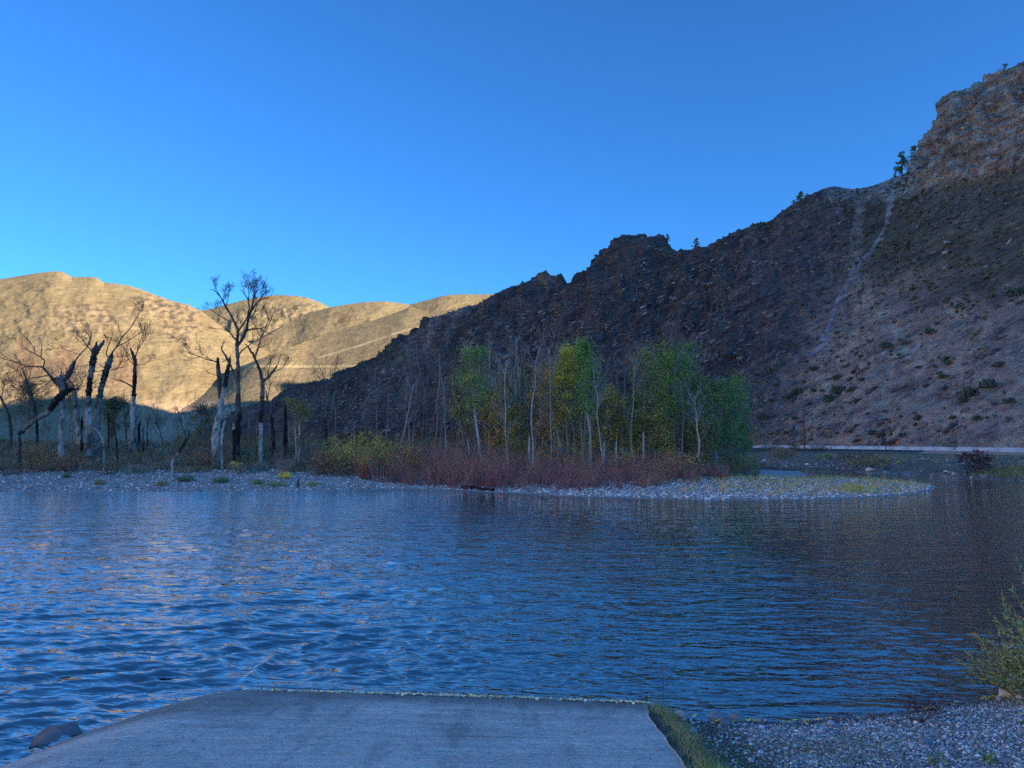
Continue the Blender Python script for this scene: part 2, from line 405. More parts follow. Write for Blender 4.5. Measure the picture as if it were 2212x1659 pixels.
    # bare rock stands out darker on the ribs, scree and grass lie paler in the gullies
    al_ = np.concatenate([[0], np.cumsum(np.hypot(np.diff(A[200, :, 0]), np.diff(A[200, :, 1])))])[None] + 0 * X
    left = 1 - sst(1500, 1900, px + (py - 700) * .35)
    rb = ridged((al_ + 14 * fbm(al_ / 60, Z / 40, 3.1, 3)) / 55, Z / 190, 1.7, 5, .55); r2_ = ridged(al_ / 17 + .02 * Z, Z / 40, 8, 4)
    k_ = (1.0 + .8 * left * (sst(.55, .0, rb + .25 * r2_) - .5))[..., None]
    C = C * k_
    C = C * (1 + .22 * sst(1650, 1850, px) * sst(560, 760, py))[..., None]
    return np.clip(C * (2.3 + .5 * np.clip(n2 * 1.5, -.8, .8)[..., None]), 0, .7)
def scatter_rocks(M, n, pxr, fn, name, label, smin, smax, tilt):
    """angular ledge blocks lying on the slope, long side along the beds"""
    a, b_ = proj(M); ok = np.argwhere((a > pxr[0]) & (a < pxr[1])); s_ = ok[rng.integers(0, len(ok), n)]
    Q = M[s_[:, 0], s_[:, 1]]; q1, q2 = a[s_[:, 0], s_[:, 1]], b_[s_[:, 0], s_[:, 1]]
    k = rng.random(n) < fn(q1, q2, Q); Q = Q[k] + rng.normal(size=(k.sum(), 3)) * [.5, .3, .3]; m = len(Q)
    sz = smin + (smax - smin) * rng.random((m, 1)) ** 3
    c = np.array([(-1,-1,-1),(1,-1,-1),(1,1,-1),(-1,1,-1),(-1,-1,1),(1,-1,1),(1,1,1),(-1,1,1)], float)
    V = c[None] * (1 + .3 * rng.normal(size=(m, 8, 3))) * (sz * rng.uniform(.6, 1.4, (m, 3)) * [1.5, .7, .42])[:, None]
    t = -R(tilt) + rng.normal(size=m) * .25; ct, st_ = np.cos(t)[:, None], np.sin(t)[:, None]
    V = np.stack([V[..., 0] * ct + V[..., 2] * st_, V[..., 1], -V[..., 0] * st_ + V[..., 2] * ct], -1) + Q[:, None]
    F = np.array([[0,3,2,1],[4,5,6,7],[0,1,5,4],[1,2,6,5],[2,3,7,6],[3,0,4,7]]); F = (np.arange(m)[:, None, None] * 8 + F[None]).reshape(-1, 4)
    pal = np.array([(.13,.11,.10),(.20,.165,.14),(.27,.20,.16),(.30,.27,.24),(.10,.085,.08)]); cc = pal[rng.choice(5, m, p=[.3,.27,.18,.1,.15])] * rng.uniform(.7, 1.35, (m, 1))
    o = link_mesh(name, V.reshape(-1, 3), F, M_stone, col=np.repeat(cc, 8, 0)); tag(o, label, 'rocks', kind='stuff')
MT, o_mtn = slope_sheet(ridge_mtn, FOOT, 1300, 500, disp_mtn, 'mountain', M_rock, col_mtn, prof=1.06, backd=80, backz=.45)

scatter_rocks(MT[:500], 150000, (640, 2240), lambda x, y, Q: (.03 + .5 * (1 - sst(1500, 1850, x)) * sst(.0, .3, fbm(x / 30, y / 22, 9, 4)) + .16 * sst(.08, .3, fbm(x / 26, y / 14, 19, 4)) + .10 * sst(860, 940, y)) * sst(0, 20, y - np.interp(x, sk[:, 0], sk[:, 1])), 'slope_rocks', 'broken rock ledges and blocks over the shaded mountain slope', .16, .85, 24)
# ---- far hills across the valley ----
def disp_hill(amp, sc):
    def f(G, v, al):
        X, Y, Z = G[..., 0], G[..., 1], G[..., 2]; A = np.broadcast_to(al[None], X.shape); V = np.broadcast_to(v[:, None], X.shape)
        e = sst(0, .05, V) * (1 - .8 * sst(.85, 1, V))
        wx = A + sc * .3 * fbm(A / sc, Z / sc, 2, 3)
        return e * amp * (ridged(wx / sc, Z / (sc * 3), 3, 4) + .5 * fbm(A / 26, Z / 16, Y / 50, 5, .62) + .35 * ridged(A / 34, Z / 60, 6, 3))
    return f
def hill_col(extra=None):
    def f(A):
        px, py = proj(A)
        n1 = fbm(px / 70, py / 40, 1, 5); n2 = fbm(px / 14, py / 8, 3, 4)
        g = c3(.345, .27, .145); C = np.broadcast_to(g, A.shape).copy()
        def mx(col, m):
            nonlocal C
            m = np.clip(m, 0, 1)[..., None]; C = C * (1 - m) + np.asarray(col) * m
        mx(c3(.28, .20, .10), sst(.0, .4, n1) * .6)
        mx(c3(.20, .16, .10), sst(.12, .4, n2) * .7)
        mx(c3(.68, .46, .31), sst(-2, 22, py - np.interp(px, [0, 250, 330, 400, 460, 520, 560, 600, 640, 720], [905, 866, 858, 858, 858, 862, 872, 880, 890, 900]) + 8 * n1) * .9); mx(c3(.12, .085, .07), sst(855, 880, py) * sst(.1, .3, fbm(px / 5, py / 2.6, 8, 2)) * .8)  # warm fill light painted into the shaded hill foot; then dark brush dots
        if extra: extra(px, py, n1, n2, mx)
        return C
    return f
def ex_road(px, py, n1, n2, mx):
    for pts in ([(250, 845, 3), (330, 815, 3), (430, 797, 3), (520, 790, 3), (640, 792, 2.5), (800, 790, 2.5), (900, 760, 2.2), (960, 740, 2)],
                [(690, 772, 2), (760, 752, 2), (850, 722, 2), (950, 692, 2)]):
        mx(c3(.62, .48, .26), seg_mask(px, py, pts, 1.0) * .9)
def ex_crag(px, py, n1, n2, mx):
    for cx, cy, rx, ry in ((190, 690, 90, 45), (390, 700, 60, 45), (330, 660, 60, 25)):
        k = 1 - sst(.5, 1.2, np.hypot((px - cx) / rx, (py - cy) / ry) + n1 * .5)
        mx(c3(.15, .115, .09), k * sst(-.05, .3, n2) * .9); mx(c3(.50, .34, .22), k * sst(.05, .35, -n2) * .8)
    k = 1 - sst(.5, 1.2, np.hypot((px - 640) / 60, (py - 672) / 22) + n1 * .5)
    mx(c3(.16, .13, .10), k * sst(-.1, .2, n2))
    for cx, cy in ((140, 790), (270, 800), (60, 800)):
        k = 1 - sst(.3, 1.1, np.hypot((px - cx) / 45, (py - cy) / 60) + n1 * .8)
        mx(c3(.33, .18, .11), k * .5)
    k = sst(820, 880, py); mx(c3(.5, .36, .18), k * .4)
def k8(l): return [(.9494 * X / 1.8228, (1000 + .9494 * Y) / 1.8228) for X, Y in l]
hA = k8([(0,107),(50,99),(100,90),(160,80),(200,75),(240,72),(262,77),(285,90),(300,97),(350,97),(400,98),(415,107),(430,120),(480,124),(540,132),(590,150),(640,170),(690,187),(730,200),(780,211),(835,237)])
rA = [(-700, 760, 1150), (-300, 690, 1250), (-100, 630, 1330)] + [(x, y, 1350) for x, y in hA] + [(500, 722, 1330), (640, 790, 1250), (760, 850, 1150)]
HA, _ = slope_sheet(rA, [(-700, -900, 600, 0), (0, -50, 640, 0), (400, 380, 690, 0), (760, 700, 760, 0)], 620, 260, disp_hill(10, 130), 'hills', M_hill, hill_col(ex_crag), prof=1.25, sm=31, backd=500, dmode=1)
hB = k8([(790,250),(835,237),(880,228),(940,212),(1000,196),(1060,184),(1120,174),(1180,171),(1230,176),(1270,182),(1310,196),(1340,208),(1370,222),(1450,235),(1550,260)])
rB = [(250, 760, 1650), (380, 700, 1750)] + [(x, y, 1850) for x, y in hB] + [(900, 760, 1800)]
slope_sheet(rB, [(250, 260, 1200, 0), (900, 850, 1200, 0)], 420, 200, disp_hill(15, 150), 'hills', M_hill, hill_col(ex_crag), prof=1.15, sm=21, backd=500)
hC = k8([(1250,255),(1370,222),(1450,208),(1520,200),(1600,197),(1650,203),(1700,210),(1740,200),(1780,190),(1830,177),(1870,170),(1930,168),(2000,168),(2080,166)])
rC = [(430, 830, 1200), (520, 760, 1300)] + [(x, y, 1500) for x, y in hC] + [(1150, 630, 1480), (1300, 610, 1450)]
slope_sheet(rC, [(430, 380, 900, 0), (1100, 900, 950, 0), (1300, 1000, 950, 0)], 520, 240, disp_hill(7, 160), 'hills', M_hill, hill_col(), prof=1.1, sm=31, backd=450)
# front spur that throws the wedge-shaped shade
rD = [(150, 985, 720), (300, 905, 880), (420, 850, 960), (490, 808, 1030), (520, 793, 1020), (560, 776, 1010), (600, 761, 1040), (640, 746, 1110), (680, 730, 1225), (760, 706, 1330), (830, 685, 1400), (885, 664, 1480), (930, 668, 1460), (1050, 664, 1400), (1200, 650, 1350)]
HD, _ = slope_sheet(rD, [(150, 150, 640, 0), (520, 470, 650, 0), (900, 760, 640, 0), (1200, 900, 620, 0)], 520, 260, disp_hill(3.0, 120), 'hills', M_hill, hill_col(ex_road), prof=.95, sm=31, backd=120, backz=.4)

# unseen hillside added beside and behind the viewer, bouncing warm sunlight into shade
yv = np.linspace(-1300, 225, 90); uv_ = np.linspace(0, 1, 40); Xw = -190 - 560 * uv_[None] - 60 * np.sin(yv[:, None] / 170) + 0 * yv[:, None]; Yw_ = np.broadcast_to(yv[:, None], Xw.shape)
Zw = 1 + 480 * sst(0, 1, uv_[None] * 1.05) * (.8 + .2 * np.sin(yv[:, None] / 110)) + 14 * fbm(Xw / 90, Yw_ / 90, 3, 4) * uv_[None]
o = link_mesh('hills', np.stack([Xw, Yw_, Zw], -1).reshape(-1, 3), grid_faces(90, 40), M_hill, smooth=True, col=np.tile([.50, .40, .27], (Xw.size, 1))); tag(o, kind='structure')
# ================= banks =================
def W(l): return [tuple(gnd(x, y)[:2]) for x, y in l]
SHORE = [(-400, 52), (-120, 50)] + W([(-300,1065),(0,1063),(150,1065),(300,1063),(500,1062),(640,1061),(780,1058),(880,1056),(1000,1060),(1100,1066),(1250,1073),(1400,1077),(1550,1081),(1700,1080),(1850,1076),(1930,1072),(1990,1064),(2025,1056),(2028,1050),(1985,1043),(1928,1039),(1844,1034),(1760,1035),(1690,1036),(1692,1031),(1754,1029),(1717,1015),(1633,1005),(1560,997),(1500,990),(1500,985),(1560,991),(1640,1003),(1703,1011),(1791,1015),(1872,1021),(1984,1025),(2096,1033),(2212,1039)]) + [(62, 53), (95, 44), (150, 38), (400, 30)]
SHORE = np.array(SHORE)
POLY = np.concatenate([SHORE, [(400, 900), (-400, 900)]])
def seg_dist(x, y, P):
    d = np.full(x.shape, 1e9)
    for (x0, y0), (x1, y1) in zip(P[:-1], P[1:]):
        dx, dy = x1 - x0, y1 - y0; t = np.clip(((x - x0) * dx + (y - y0) * dy) / (dx * dx + dy * dy + 1e-9), 0, 1)
        d = np.minimum(d, np.hypot(x - x0 - t * dx, y - y0 - t * dy))
    return d
def inside(x, y, P):
    r = np.zeros(x.shape, bool); n = len(P)
    for i in range(n):
        x0, y0 = P[i]; x1, y1 = P[(i + 1) % n]
        if y0 == y1: continue
        r ^= ((y0 > y) != (y1 > y)) & (x < (x1 - x0) * (y - y0) / (y1 - y0) + x0)
    return r
BANKL = np.array(W([(1500,985),(1560,991),(1640,1003),(1703,1011),(1791,1015),(1872,1021),(1984,1025),(2096,1033),(2212,1039)]) + [(62, 53), (95, 44), (150, 38), (400, 30)])
FARB = np.concatenate([BANKL, [(400, 900), (BANKL[0][0] - 5, 900)]])
def far_z(x, y):
    x = np.asarray(x, float); y = np.asarray(y, float)
    d = seg_dist(x, y, SHORE) * np.where(inside(x, y, POLY), 1, -1)
    d = d + .5 * pn(x / 3, y / 3, 2)
    px = 1106 + FOC * x / np.maximum(y, 1)
    sl = np.interp(px, [0, 500, 800, 1000, 1700], [.085, .085, .07, .05, .05])
    T = np.interp(px, [0, 600, 760, 900, 1100, 1700], [3.0, 2.9, 2.6, 2.4, 2.2, 1.25])
    d0 = np.interp(px, [0, 600, 900, 1700], [12, 12, 15, 20])
    z = np.minimum(d * sl, d0 * sl)
    z = z + np.maximum(T - d0 * sl, 0) * sst(d0, d0 + 9, d)
    z = lerp(z, 1.4, sst(110, 170, y))
    fb = inside(x, y, FARB)
    zb = 1.32 * (1 - np.exp(-np.maximum(d, 0) / 4.5)) + .1 * fbm(x / 3, y / 3, 5, 3) * sst(1, 4, d)
    z = np.where(fb & (d > 0), zb, z)
    z = z + .09 * fbm(x / 2.5, y / 2.5, 1, 3) * sst(0, 6, d) * sst(250, 100, y)
    return np.where(d < 0, d * .12 - .02, z)
def far_zs(x, y): return float(far_z(np.array([x]), np.array([y]))[0])
ys = np.concatenate([np.arange(37, 75, .28), np.arange(75, 140, .8), np.linspace(140, 600, 60)])
xs = np.concatenate([np.linspace(-500, -72, 40), np.arange(-70, 72, .42), np.linspace(73, 500, 50)])
GX, GY = np.meshgrid(xs, ys); GZ = far_z(GX, GY)
px_, py_ = proj(np.stack([GX, GY, GZ], -1))
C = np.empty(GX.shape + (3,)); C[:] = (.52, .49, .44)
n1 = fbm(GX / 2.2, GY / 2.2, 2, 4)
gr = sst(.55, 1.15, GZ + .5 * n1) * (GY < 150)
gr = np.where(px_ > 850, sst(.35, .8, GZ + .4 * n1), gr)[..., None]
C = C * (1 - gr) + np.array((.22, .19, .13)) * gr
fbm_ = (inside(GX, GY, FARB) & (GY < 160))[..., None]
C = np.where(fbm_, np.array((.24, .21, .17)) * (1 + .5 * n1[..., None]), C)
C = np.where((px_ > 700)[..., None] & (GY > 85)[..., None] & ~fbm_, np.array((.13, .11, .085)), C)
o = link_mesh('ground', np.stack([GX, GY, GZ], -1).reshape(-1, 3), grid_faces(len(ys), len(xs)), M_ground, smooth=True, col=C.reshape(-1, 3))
tag(o, kind='structure')
# valley floor to the horizon, below the hills
mb = MB(); xs2 = np.linspace(-9000, 9000, 60); ys2 = np.concatenate([[595], np.linspace(700, 14000, 40)])
X2, Y2 = np.meshgrid(xs2, ys2)
o = link_mesh('ground', np.stack([X2, Y2, np.full(X2.shape, 1.35)], -1).reshape(-1, 3), grid_faces(len(ys2), len(xs2)), M_ground, col=np.tile([.2, .16, .1], (X2.size, 1)))
tag(o, kind='structure')

# ================= river =================
nr, nc = 800, 980
pyr = np.linspace(1960, 978, nr); Yr = CAMH * FOC / (pyr - 955) ; Yr = Yr + (Yr[0] - Yr[0])
th = np.linspace(-1.15, 1.15, nc)
WX = th[None] * (Yr[:, None] + 1.5) ; WY = np.broadcast_to(Yr[:, None], WX.shape).copy()
dY = np.abs(np.gradient(Yr))[:, None]; dX = (Yr + 1.5)[:, None] * (th[1] - th[0])
NEARW = [(-40, 1.5), (-12, 4.8), (-5.4, 6.6), (-4.9, 7.3)] + W([(190,1580),(250,1560),(350,1526),(450,1499),(515,1489),(900,1500),(1250,1512),(1395,1518),(1470,1540),(1560,1553),(1700,1555),(1850,1545),(2000,1526),(2100,1508),(2212,1492)]) + [(8.5, 10.6), (14, 12), (60, 11)]
NEARW = np.array(NEARW)
def near_w(x): return np.interp(x, NEARW[:, 0], NEARW[:, 1])
r2 = np.random.default_rng(21)
H = np.zeros(WX.shape)
wx = WX + .35 * pn(WX / 2.3, WY / 2.3, 4) + 1.2 * pn(WX / 9, WY / 9, 14); wy = WY + .35 * pn(WX / 2.3, WY / 2.3, 9) + 1.2 * pn(WX / 9, WY / 9, 19)
pg = 1 + .55 * fbm(WX / 7, WY / 7, 3, 3)
for i in range(110):
    lam = .10 * (8 ** r2.random()); k = 2 * np.pi / lam
    ang = r2.normal(R(92), R(24)) if i % 4 else r2.normal(R(100), R(50))
    kx, ky = k * math.cos(ang), k * math.sin(ang)
    att = np.exp(-(np.abs(ky) * dY / 1.6) ** 2 - (np.abs(kx) * dX / 1.6) ** 2)
    H += att * (.036 * lam ** .85 / 7.0) * np.sin(kx * wx + ky * wy + r2.random() * 7)
H *= pg * (1 - .78 * sst(-.22, .36, WX / (WY + 3))) * .86 * (1 - .25 * sst(20, 45, WY))
# long smooth wave train piling up against the ramp's upstream side
lft = sst(-1.5, -4, WX) * np.exp(-((WY - 11.5) / 4.5) ** 2)
cr = (WY - .34 * WX) + .25 * pn(WX / 2, WY / 1.2, 6)
H += lft * .012 * np.sin(cr * 2 * np.pi / .62) * (1 + .5 * pn(WX, WY * 2, 8))
# standing line shed by the ramp's upstream corner, riffled water in its lee
vl = np.array(W([(515, 1489), (560, 1445), (600, 1420), (650, 1402), (760, 1372)]))
dv = seg_dist(WX, WY, vl)
H += .05 * np.exp(-(dv / .075) ** 2) * sst(15.2, 12, WY)
lee = sst(0, 2.5, WX + 3.6) * np.exp(-((WY - 11.6) / 2.2) ** 2)
H += lee * .022 * fbm(WX * 2.4, WY * 4.2, 3, 4)
H *= sst(-.1, 1.2, WY - near_w(WX)) * .85 + .15
# the broken water along the outside of the gravel bar
o = link_mesh('river_water', np.stack([WX, WY, H], -1).reshape(-1, 3), grid_faces(nr, nc), None, smooth=True)
o.data.materials.clear()
def water_build(nt, b):
    g = geo(nt)
    b.inputs['Base Color'].default_value = (.012, .022, .022, 1); b.inputs['Roughness'].default_value = .03
    b.inputs['IOR'].default_value = 1.6; b.inputs['Specular IOR Level'].default_value = .5
    m1 = rmap(nt, g, (0, 0, R(7)), (.55, 2.1, 1)); m2 = rmap(nt, g, (0, 0, R(-5)), (.30, 1.25, 1))
    c = noise(nt, m1, 2.5, 3, .5); d = noise(nt, m2, .9, 3, .5)
    n = bump(nt, b, d, .15, 1.0); n = bump(nt, b, c, .075, 1.0, n)
    gl = N(nt, 'ShaderNodeBsdfGlossy'); gl.inputs['Color'].default_value = (.93, .97, .93, 1); gl.inputs['Roughness'].default_value = .04
    # the deep slack water under the mountain is smoother than the riffled left side
    sx = N(nt, 'ShaderNodeSeparateXYZ'); nt.links.new(g, sx.inputs[0])
    mr = N(nt, 'ShaderNodeMapRange'); nt.links.new(sx.outputs['X'], mr.inputs['Value'])
    for k_, v_ in (('From Min', -3.0), ('From Max', 9.0), ('To Min', .85), ('To Max', .28)): mr.inputs[k_].default_value = v_
    for nd in nt.nodes:
        if nd.type == 'BUMP': nt.links.new(mr.outputs['Result'], nd.inputs['Strength'])
    nt.links.new(n, gl.inputs['Normal'])
    lw = N(nt, 'ShaderNodeFresnel'); lw.inputs['IOR'].default_value = 4.4; nt.links.new(n, lw.inputs['Normal'])
    ms = N(nt, 'ShaderNodeMixShader'); nt.links.new(lw.outputs[0], ms.inputs[0]); nt.links.new(b.outputs[0], ms.inputs[1]); nt.links.new(gl.outputs[0], ms.inputs[2])
    nt.links.new(ms.outputs[0], nt.nodes['Material Output'].inputs['Surface'])
M_water = mat('river_water', water_build)
o.data.materials.append(M_water); tag(o, kind='structure')
# river beyond the modelled waves: left reach and right reach
bmb = MB()
bmb.add([(-400, -60, -.06), (400, -60, -.06), (400, 160, -.06), (-400, 160, -.06)], [[0, 1, 2, 3]])
o = bmb.build('river_water', M_water); tag(o, kind='structure')

# ================= near bank =================
def near_z(x, y, drop=.0):
    d = near_w(x) - y
    z = .163 * d
    return z - drop
xs = np.concatenate([np.linspace(-40, -7, 30), np.arange(-6.9, 12, .06), np.linspace(12.1, 60, 40)]); ys = np.concatenate([np.linspace(-40, 3, 30), np.arange(3.1, 13.5, .06)])
X, Y = np.meshgrid(xs, ys); Z = near_z(X, Y)
onr = ((X > -4.5) & (X < np.interp(Y, [-3, 6, 8.8, 9.5, 13], [1.36, 1.43, 1.53, 1.62, 1.7]) - .16))
Z = np.where(Y < 0, np.minimum(Z, 1.75 + 0 * Z), Z)
Z = Z - np.where(onr, .16, 0) + np.where(onr, 0, .03 * fbm(X / .6, Y / .6, 1, 4) + .012 * fbm(X * 6, Y * 6, 4, 2) - .02)
soil = sst(2.9, 2.0, X + .35 * fbm(X * 1.2, Y * 1.2, 3, 3))
C = np.empty(X.shape + (3,)); C[:] = (.40, .38, .35); C = C * (1 - soil[..., None]) + np.array((.15, .135, .10)) * soil[..., None]
wet = sst(-.02, .07, Z + .02 * fbm(X * 2, Y * 2, 1, 2))[..., None]; C = C * (.42 + .58 * wet)
o = link_mesh('ground', np.stack([X, Y, Z], -1).reshape(-1, 3), grid_faces(len(ys), len(xs)), M_ground, smooth=True, col=C.reshape(-1, 3))
tag(o, kind='structure')

# ---- concrete boat ramp ----
def ramp_build(nt, b):
    g = geo(nt)
    br = noise(nt, mapping(nt, g, (.9, 42, 1), (0, 0, R(1.5))), 1.0, 3, .6)
    f = noise(nt, g, 22, 5, .7); p = noise(nt, g, 1.1, 5, .6); sp = noise(nt, g, 60, 2, .5)
    c = mixc(nt, attr(nt), ramp(nt, p, [(.3, (.80, .81, .83)), (.7, (1.12, 1.12, 1.1))]), 1.0)
    c = mixc(nt, c, ramp(nt, f, [(.30, (.45, .45, .45)), (.42, (.9, .9, .9)), (.60, (1.05, 1.05, 1.05)), (.70, (1.4, 1.4, 1.36))]), 1.0)
    c = mixc(nt, c, ramp(nt, br, [(.35, (.78, .78, .80)), (.6, (1.1, 1.1, 1.08))]), 1.0)
    nt.links.new(c, b.inputs['Base Color'])
    n = bump(nt, b, br, .012, .8); bump(nt, b, f, .008, .8, n)
    sx = N(nt, 'ShaderNodeSeparateXYZ'); nt.links.new(g, sx.inputs[0])
    r_ = ramp(nt, sx.outputs['Z'], [(.0, (.25,) * 3), (.12, (.85,) * 3)]); nt.links.new(r_, b.inputs['Roughness'])
M_ramp = mat('ramp_concrete', ramp_build)
yy = np.arange(-3, 13.2, .045); ux = np.linspace(0, 1, 190)
xl = np.interp(yy, [-3, 6, 8.0, 8.5, 13], [-4.0, -4.25, -4.65, -4.75, -4.8]) + .03 * pn(yy * 1.5, 0, 1)
xr = np.interp(yy, [-3, 6, 8.8, 9.5, 13], [1.36, 1.43, 1.53, 1.62, 1.7]) + .035 * fbm(yy * 2.5, 3, 1, 3) - .06 * sst(.25, .5, pn(yy * 1.3, 9, 2))
RX = xl[:, None] + (xr - xl)[:, None] * ux[None]; RY = np.broadcast_to(yy[:, None], RX.shape)
RZ = np.minimum(near_z(RX, RY), 1.75) + .0
# smooth slab; left shoulder sags to the water
RZ += .006 * fbm(RX / .8, RY / .8, 3, 3)
crack = np.exp(-((RY - (7.55 + .035 * (RX + 2) + .02 * pn(RX * 2, 1, 1))) / .018) ** 2) * sst(-1.2, -.9, RX) * sst(.9, .3, RX)
line = np.exp(-((RY - (8.15 - .085 * (RX + 4.2))) / .03) ** 2) * sst(-4.1, -3.9, RX) * sst(-1.4, -3.0, RX)
C = np.empty(RX.shape + (3,)); C[:] = (.88, .82, .68)
n1 = fbm(RX / 1.2, RY / .5, 2, 4)
wetb = (1 - sst(.02, .16, RZ + .05 * n1)) ; wetb = np.maximum(wetb, .75 * sst(-1.6, -3.2, RX + .6 * n1) * (1 - sst(.16, .34, RZ + .06 * n1)))
C *= (1 - .6 * wetb)[..., None]
C *= (1 - .22 * sst(.1, .3, fbm(RX / .35, RY / 2.2, 22, 4)))[..., None]
C *= (1 + .3 * (fbm(RX * 9, RY * 9, 31, 3)))[..., None]
C *= (1 - .25 * sst(0, .35, n1) * sst(.6, .2, RZ))[..., None]
C *= (1 - .5 * crack)[..., None]; C += line[..., None] * .16
RZ = RZ - .01 * crack
V = np.stack([RX, RY, RZ], -1); n = len(yy); m = len(ux)
Vb = V.copy(); Vb[..., 2] -= .22
F = grid_faces(n, m); idx = np.arange(n * m).reshape(n, m); nb_ = n * m
side = []
for e in (idx[:, 0], idx[:, -1], idx[0], idx[-1]):
    side.append(np.stack([e[:-1], e[1:], e[1:] + nb_, e[:-1] + nb_], -1))
F = np.concatenate([F, F[:, ::-1] + nb_] + side)
o = link_mesh('boat_ramp', np.concatenate([V.reshape(-1, 3), Vb.reshape(-1, 3)]), F, M_ramp, smooth=False, col=np.concatenate([C.reshape(-1, 3)] * 2))
tag(o, 'broom-finished grey concrete boat ramp sloping into the river at bottom left', 'boat ramp')

# ================= added ridge, unseen right of the frame, profile shaped to shade the valley =================
BND = [(-300, 985, 690), (0, 912, 700), (130, 880, 705), (250, 846, 715), (330, 820, 720), (400, 808, 760), (460, 801, 800), (520, 803, 830), (560, 815, 800), (600, 832, 740), (640, 851, 700), (700, 870, 680)]
XO = 620.0; prof = []
hv_ = np.concatenate([HA.reshape(-1, 3), HD.reshape(-1, 3)]); hp = np.stack(proj(hv_), -1)
for px0, py0, Y0 in BND:
    m_ = np.hypot(hp[:, 0] - max(px0, 2), hp[:, 1] - py0) < 5
    if px0 >= 0 and m_.any(): Y0 = hv_[m_, 1].min()
    print('bnd', px0, py0, round(Y0))
    P = at(px0, py0, Y0); t = (XO - P[0]) / S[0]; Q = P + t * S; prof.append((Q[1], Q[2]))
prof = sorted(prof)
print('occluder', [(round(a), round(b)) for a, b in prof])
py0 = prof[0][0]
P_need = []
for q in (o_mtn,):
    M_ = MT[150:505:12, ::12].reshape(-1, 3); M_ = M_[(M_[:, 0] < 330) & (M_[:, 1] > 40)]
    t_ = (XO - M_[:, 0]) / S[0]; P_need = np.stack([M_[:, 1] + t_ * S[1], M_[:, 2] + t_ * S[2]], 1)
prof2 = [(-900, 195), (-300, 205), (-80, 215), (-40, 235), (0, 300), (51, 328), (123, 330), (201, 343), (262, 332), (300, 288), (332, 253), (358, 275), (372, 294), (393, 303), (430, 290), (500, 284), (600, 255), (1250, 120)]
pa = np.array(prof2); yo = np.arange(-900, 1250, 12.0); zo = np.interp(yo, pa[:, 0], pa[:, 1]); zo = smooth1(zo, 3)
zn = np.array([max([p[1] for p in P_need if abs(p[0] - y_) < 14] + [0]) for y_ in yo]); print('NEED', [(int(a), int(b), int(c)) for a, b, c in zip(yo, zo, zn)][::5])
tv = np.array([-1, -.8, -.6, -.4, -.2, 0, .25, .5, .75, 1.0]); hv = np.array([0, .16, .36, .6, .84, 1, .7, .42, .18, 0])
OX = XO + tv[None] * zo[:, None] * 1.25; OY = np.broadcast_to(yo[:, None], OX.shape); OZ = hv[None] * zo[:, None]
OZ = np.where(np.abs(tv)[None] < .05, OZ, OZ + 8 * fbm(OX / 60, OY / 60, 3, 3))
o = link_mesh('mountain', np.stack([OX, OY, OZ], -1).reshape(-1, 3), grid_faces(len(yo), len(tv)), M_rock, col=np.tile([.15, .12, .09], (OX.size, 1)))
tag(o, kind='structure')
# ================= plant builders =================
def rv(): 
    v = rng.normal(size=3); return v / np.linalg.norm(v)
def unit(v): return v / (np.linalg.norm(v) + 1e-9)
def branch(mb, p, d, L, r, lvl, c, up=.12, wob=.18, kids=(3, 5), k=4, ends=None, sp=.75, flat=1.0, shrink=.62, rmin=.006):
    n = 5 if lvl > 0 else 4
    P = [np.array(p, float)]; d = unit(np.array(d, float))
    for i in range(n - 1):
        d = unit(d + wob * rv() * np.array([1, flat, 1]) + np.array([0, 0, up]))
        P.append(P[-1] + d * L / (n - 1))
    P = np.array(P); rr = np.linspace(r, max(r * .35, rmin * .6), n)
    mb.tube(P, rr, k=k if lvl > 1 else 3, c=c, cap=False)
    if ends is not None and lvl <= 1: ends.extend([P[-1], P[n // 2]])
    if lvl <= 0: return
    m = rng.integers(kids[0], kids[1] + 1)
    for j in range(m):
        t = rng.uniform(.25, 1.0); f = t * (n - 1); i = min(int(f), n - 2)
        q = P[i] + (P[i + 1] - P[i]) * (f - i); dd = unit(P[i + 1] - P[i])
        side = unit(np.cross(dd, rv())) * np.array([1, flat, 1])
        branch(mb, q, unit(dd + side * sp * rng.uniform(.7, 1.3)), L * shrink * rng.uniform(.7, 1.15) * (1.15 - .5 * t), max(r * .5, rmin), lvl - 1, c, up, wob, kids, k, ends, sp, flat, shrink, rmin)
def leaf_quads(mb, P, size, c0, c1, aspect=1.0, n=None, spread=.0, droop=0, mixp=None):
    """P centres; n leaves each as a small rhombus with random facing"""
    P = np.asarray(P, float)
    if n: P = np.repeat(P, n, 0)
    if spread: P = P + rng.normal(size=P.shape) * spread
    m = len(P)
    a = rng.normal(size=(m, 3)); a[:, 2] -= droop; a /= np.linalg.norm(a, axis=1)[:, None]
    b = np.cross(a, rng.normal(size=(m, 3))); b /= np.linalg.norm(b, axis=1)[:, None]
    s = size * rng.uniform(.6, 1.3, m)[:, None]
    V = np.stack([P - a * s, P + b * s * aspect * .5, P + a * s, P - b * s * aspect * .5], 1).reshape(-1, 3)
    F = np.arange(m * 4).reshape(m, 4)
    t = rng.random((m, 1)) if mixp is None else np.clip(mixp(P) + rng.normal(size=m) * .18, 0, 1)[:, None]
    c = (np.asarray(c0) * (1 - t) + np.asarray(c1) * t) * rng.uniform(.65, 1.35, (m, 1))
    mb.add(V, F, np.repeat(c, 4, 0))
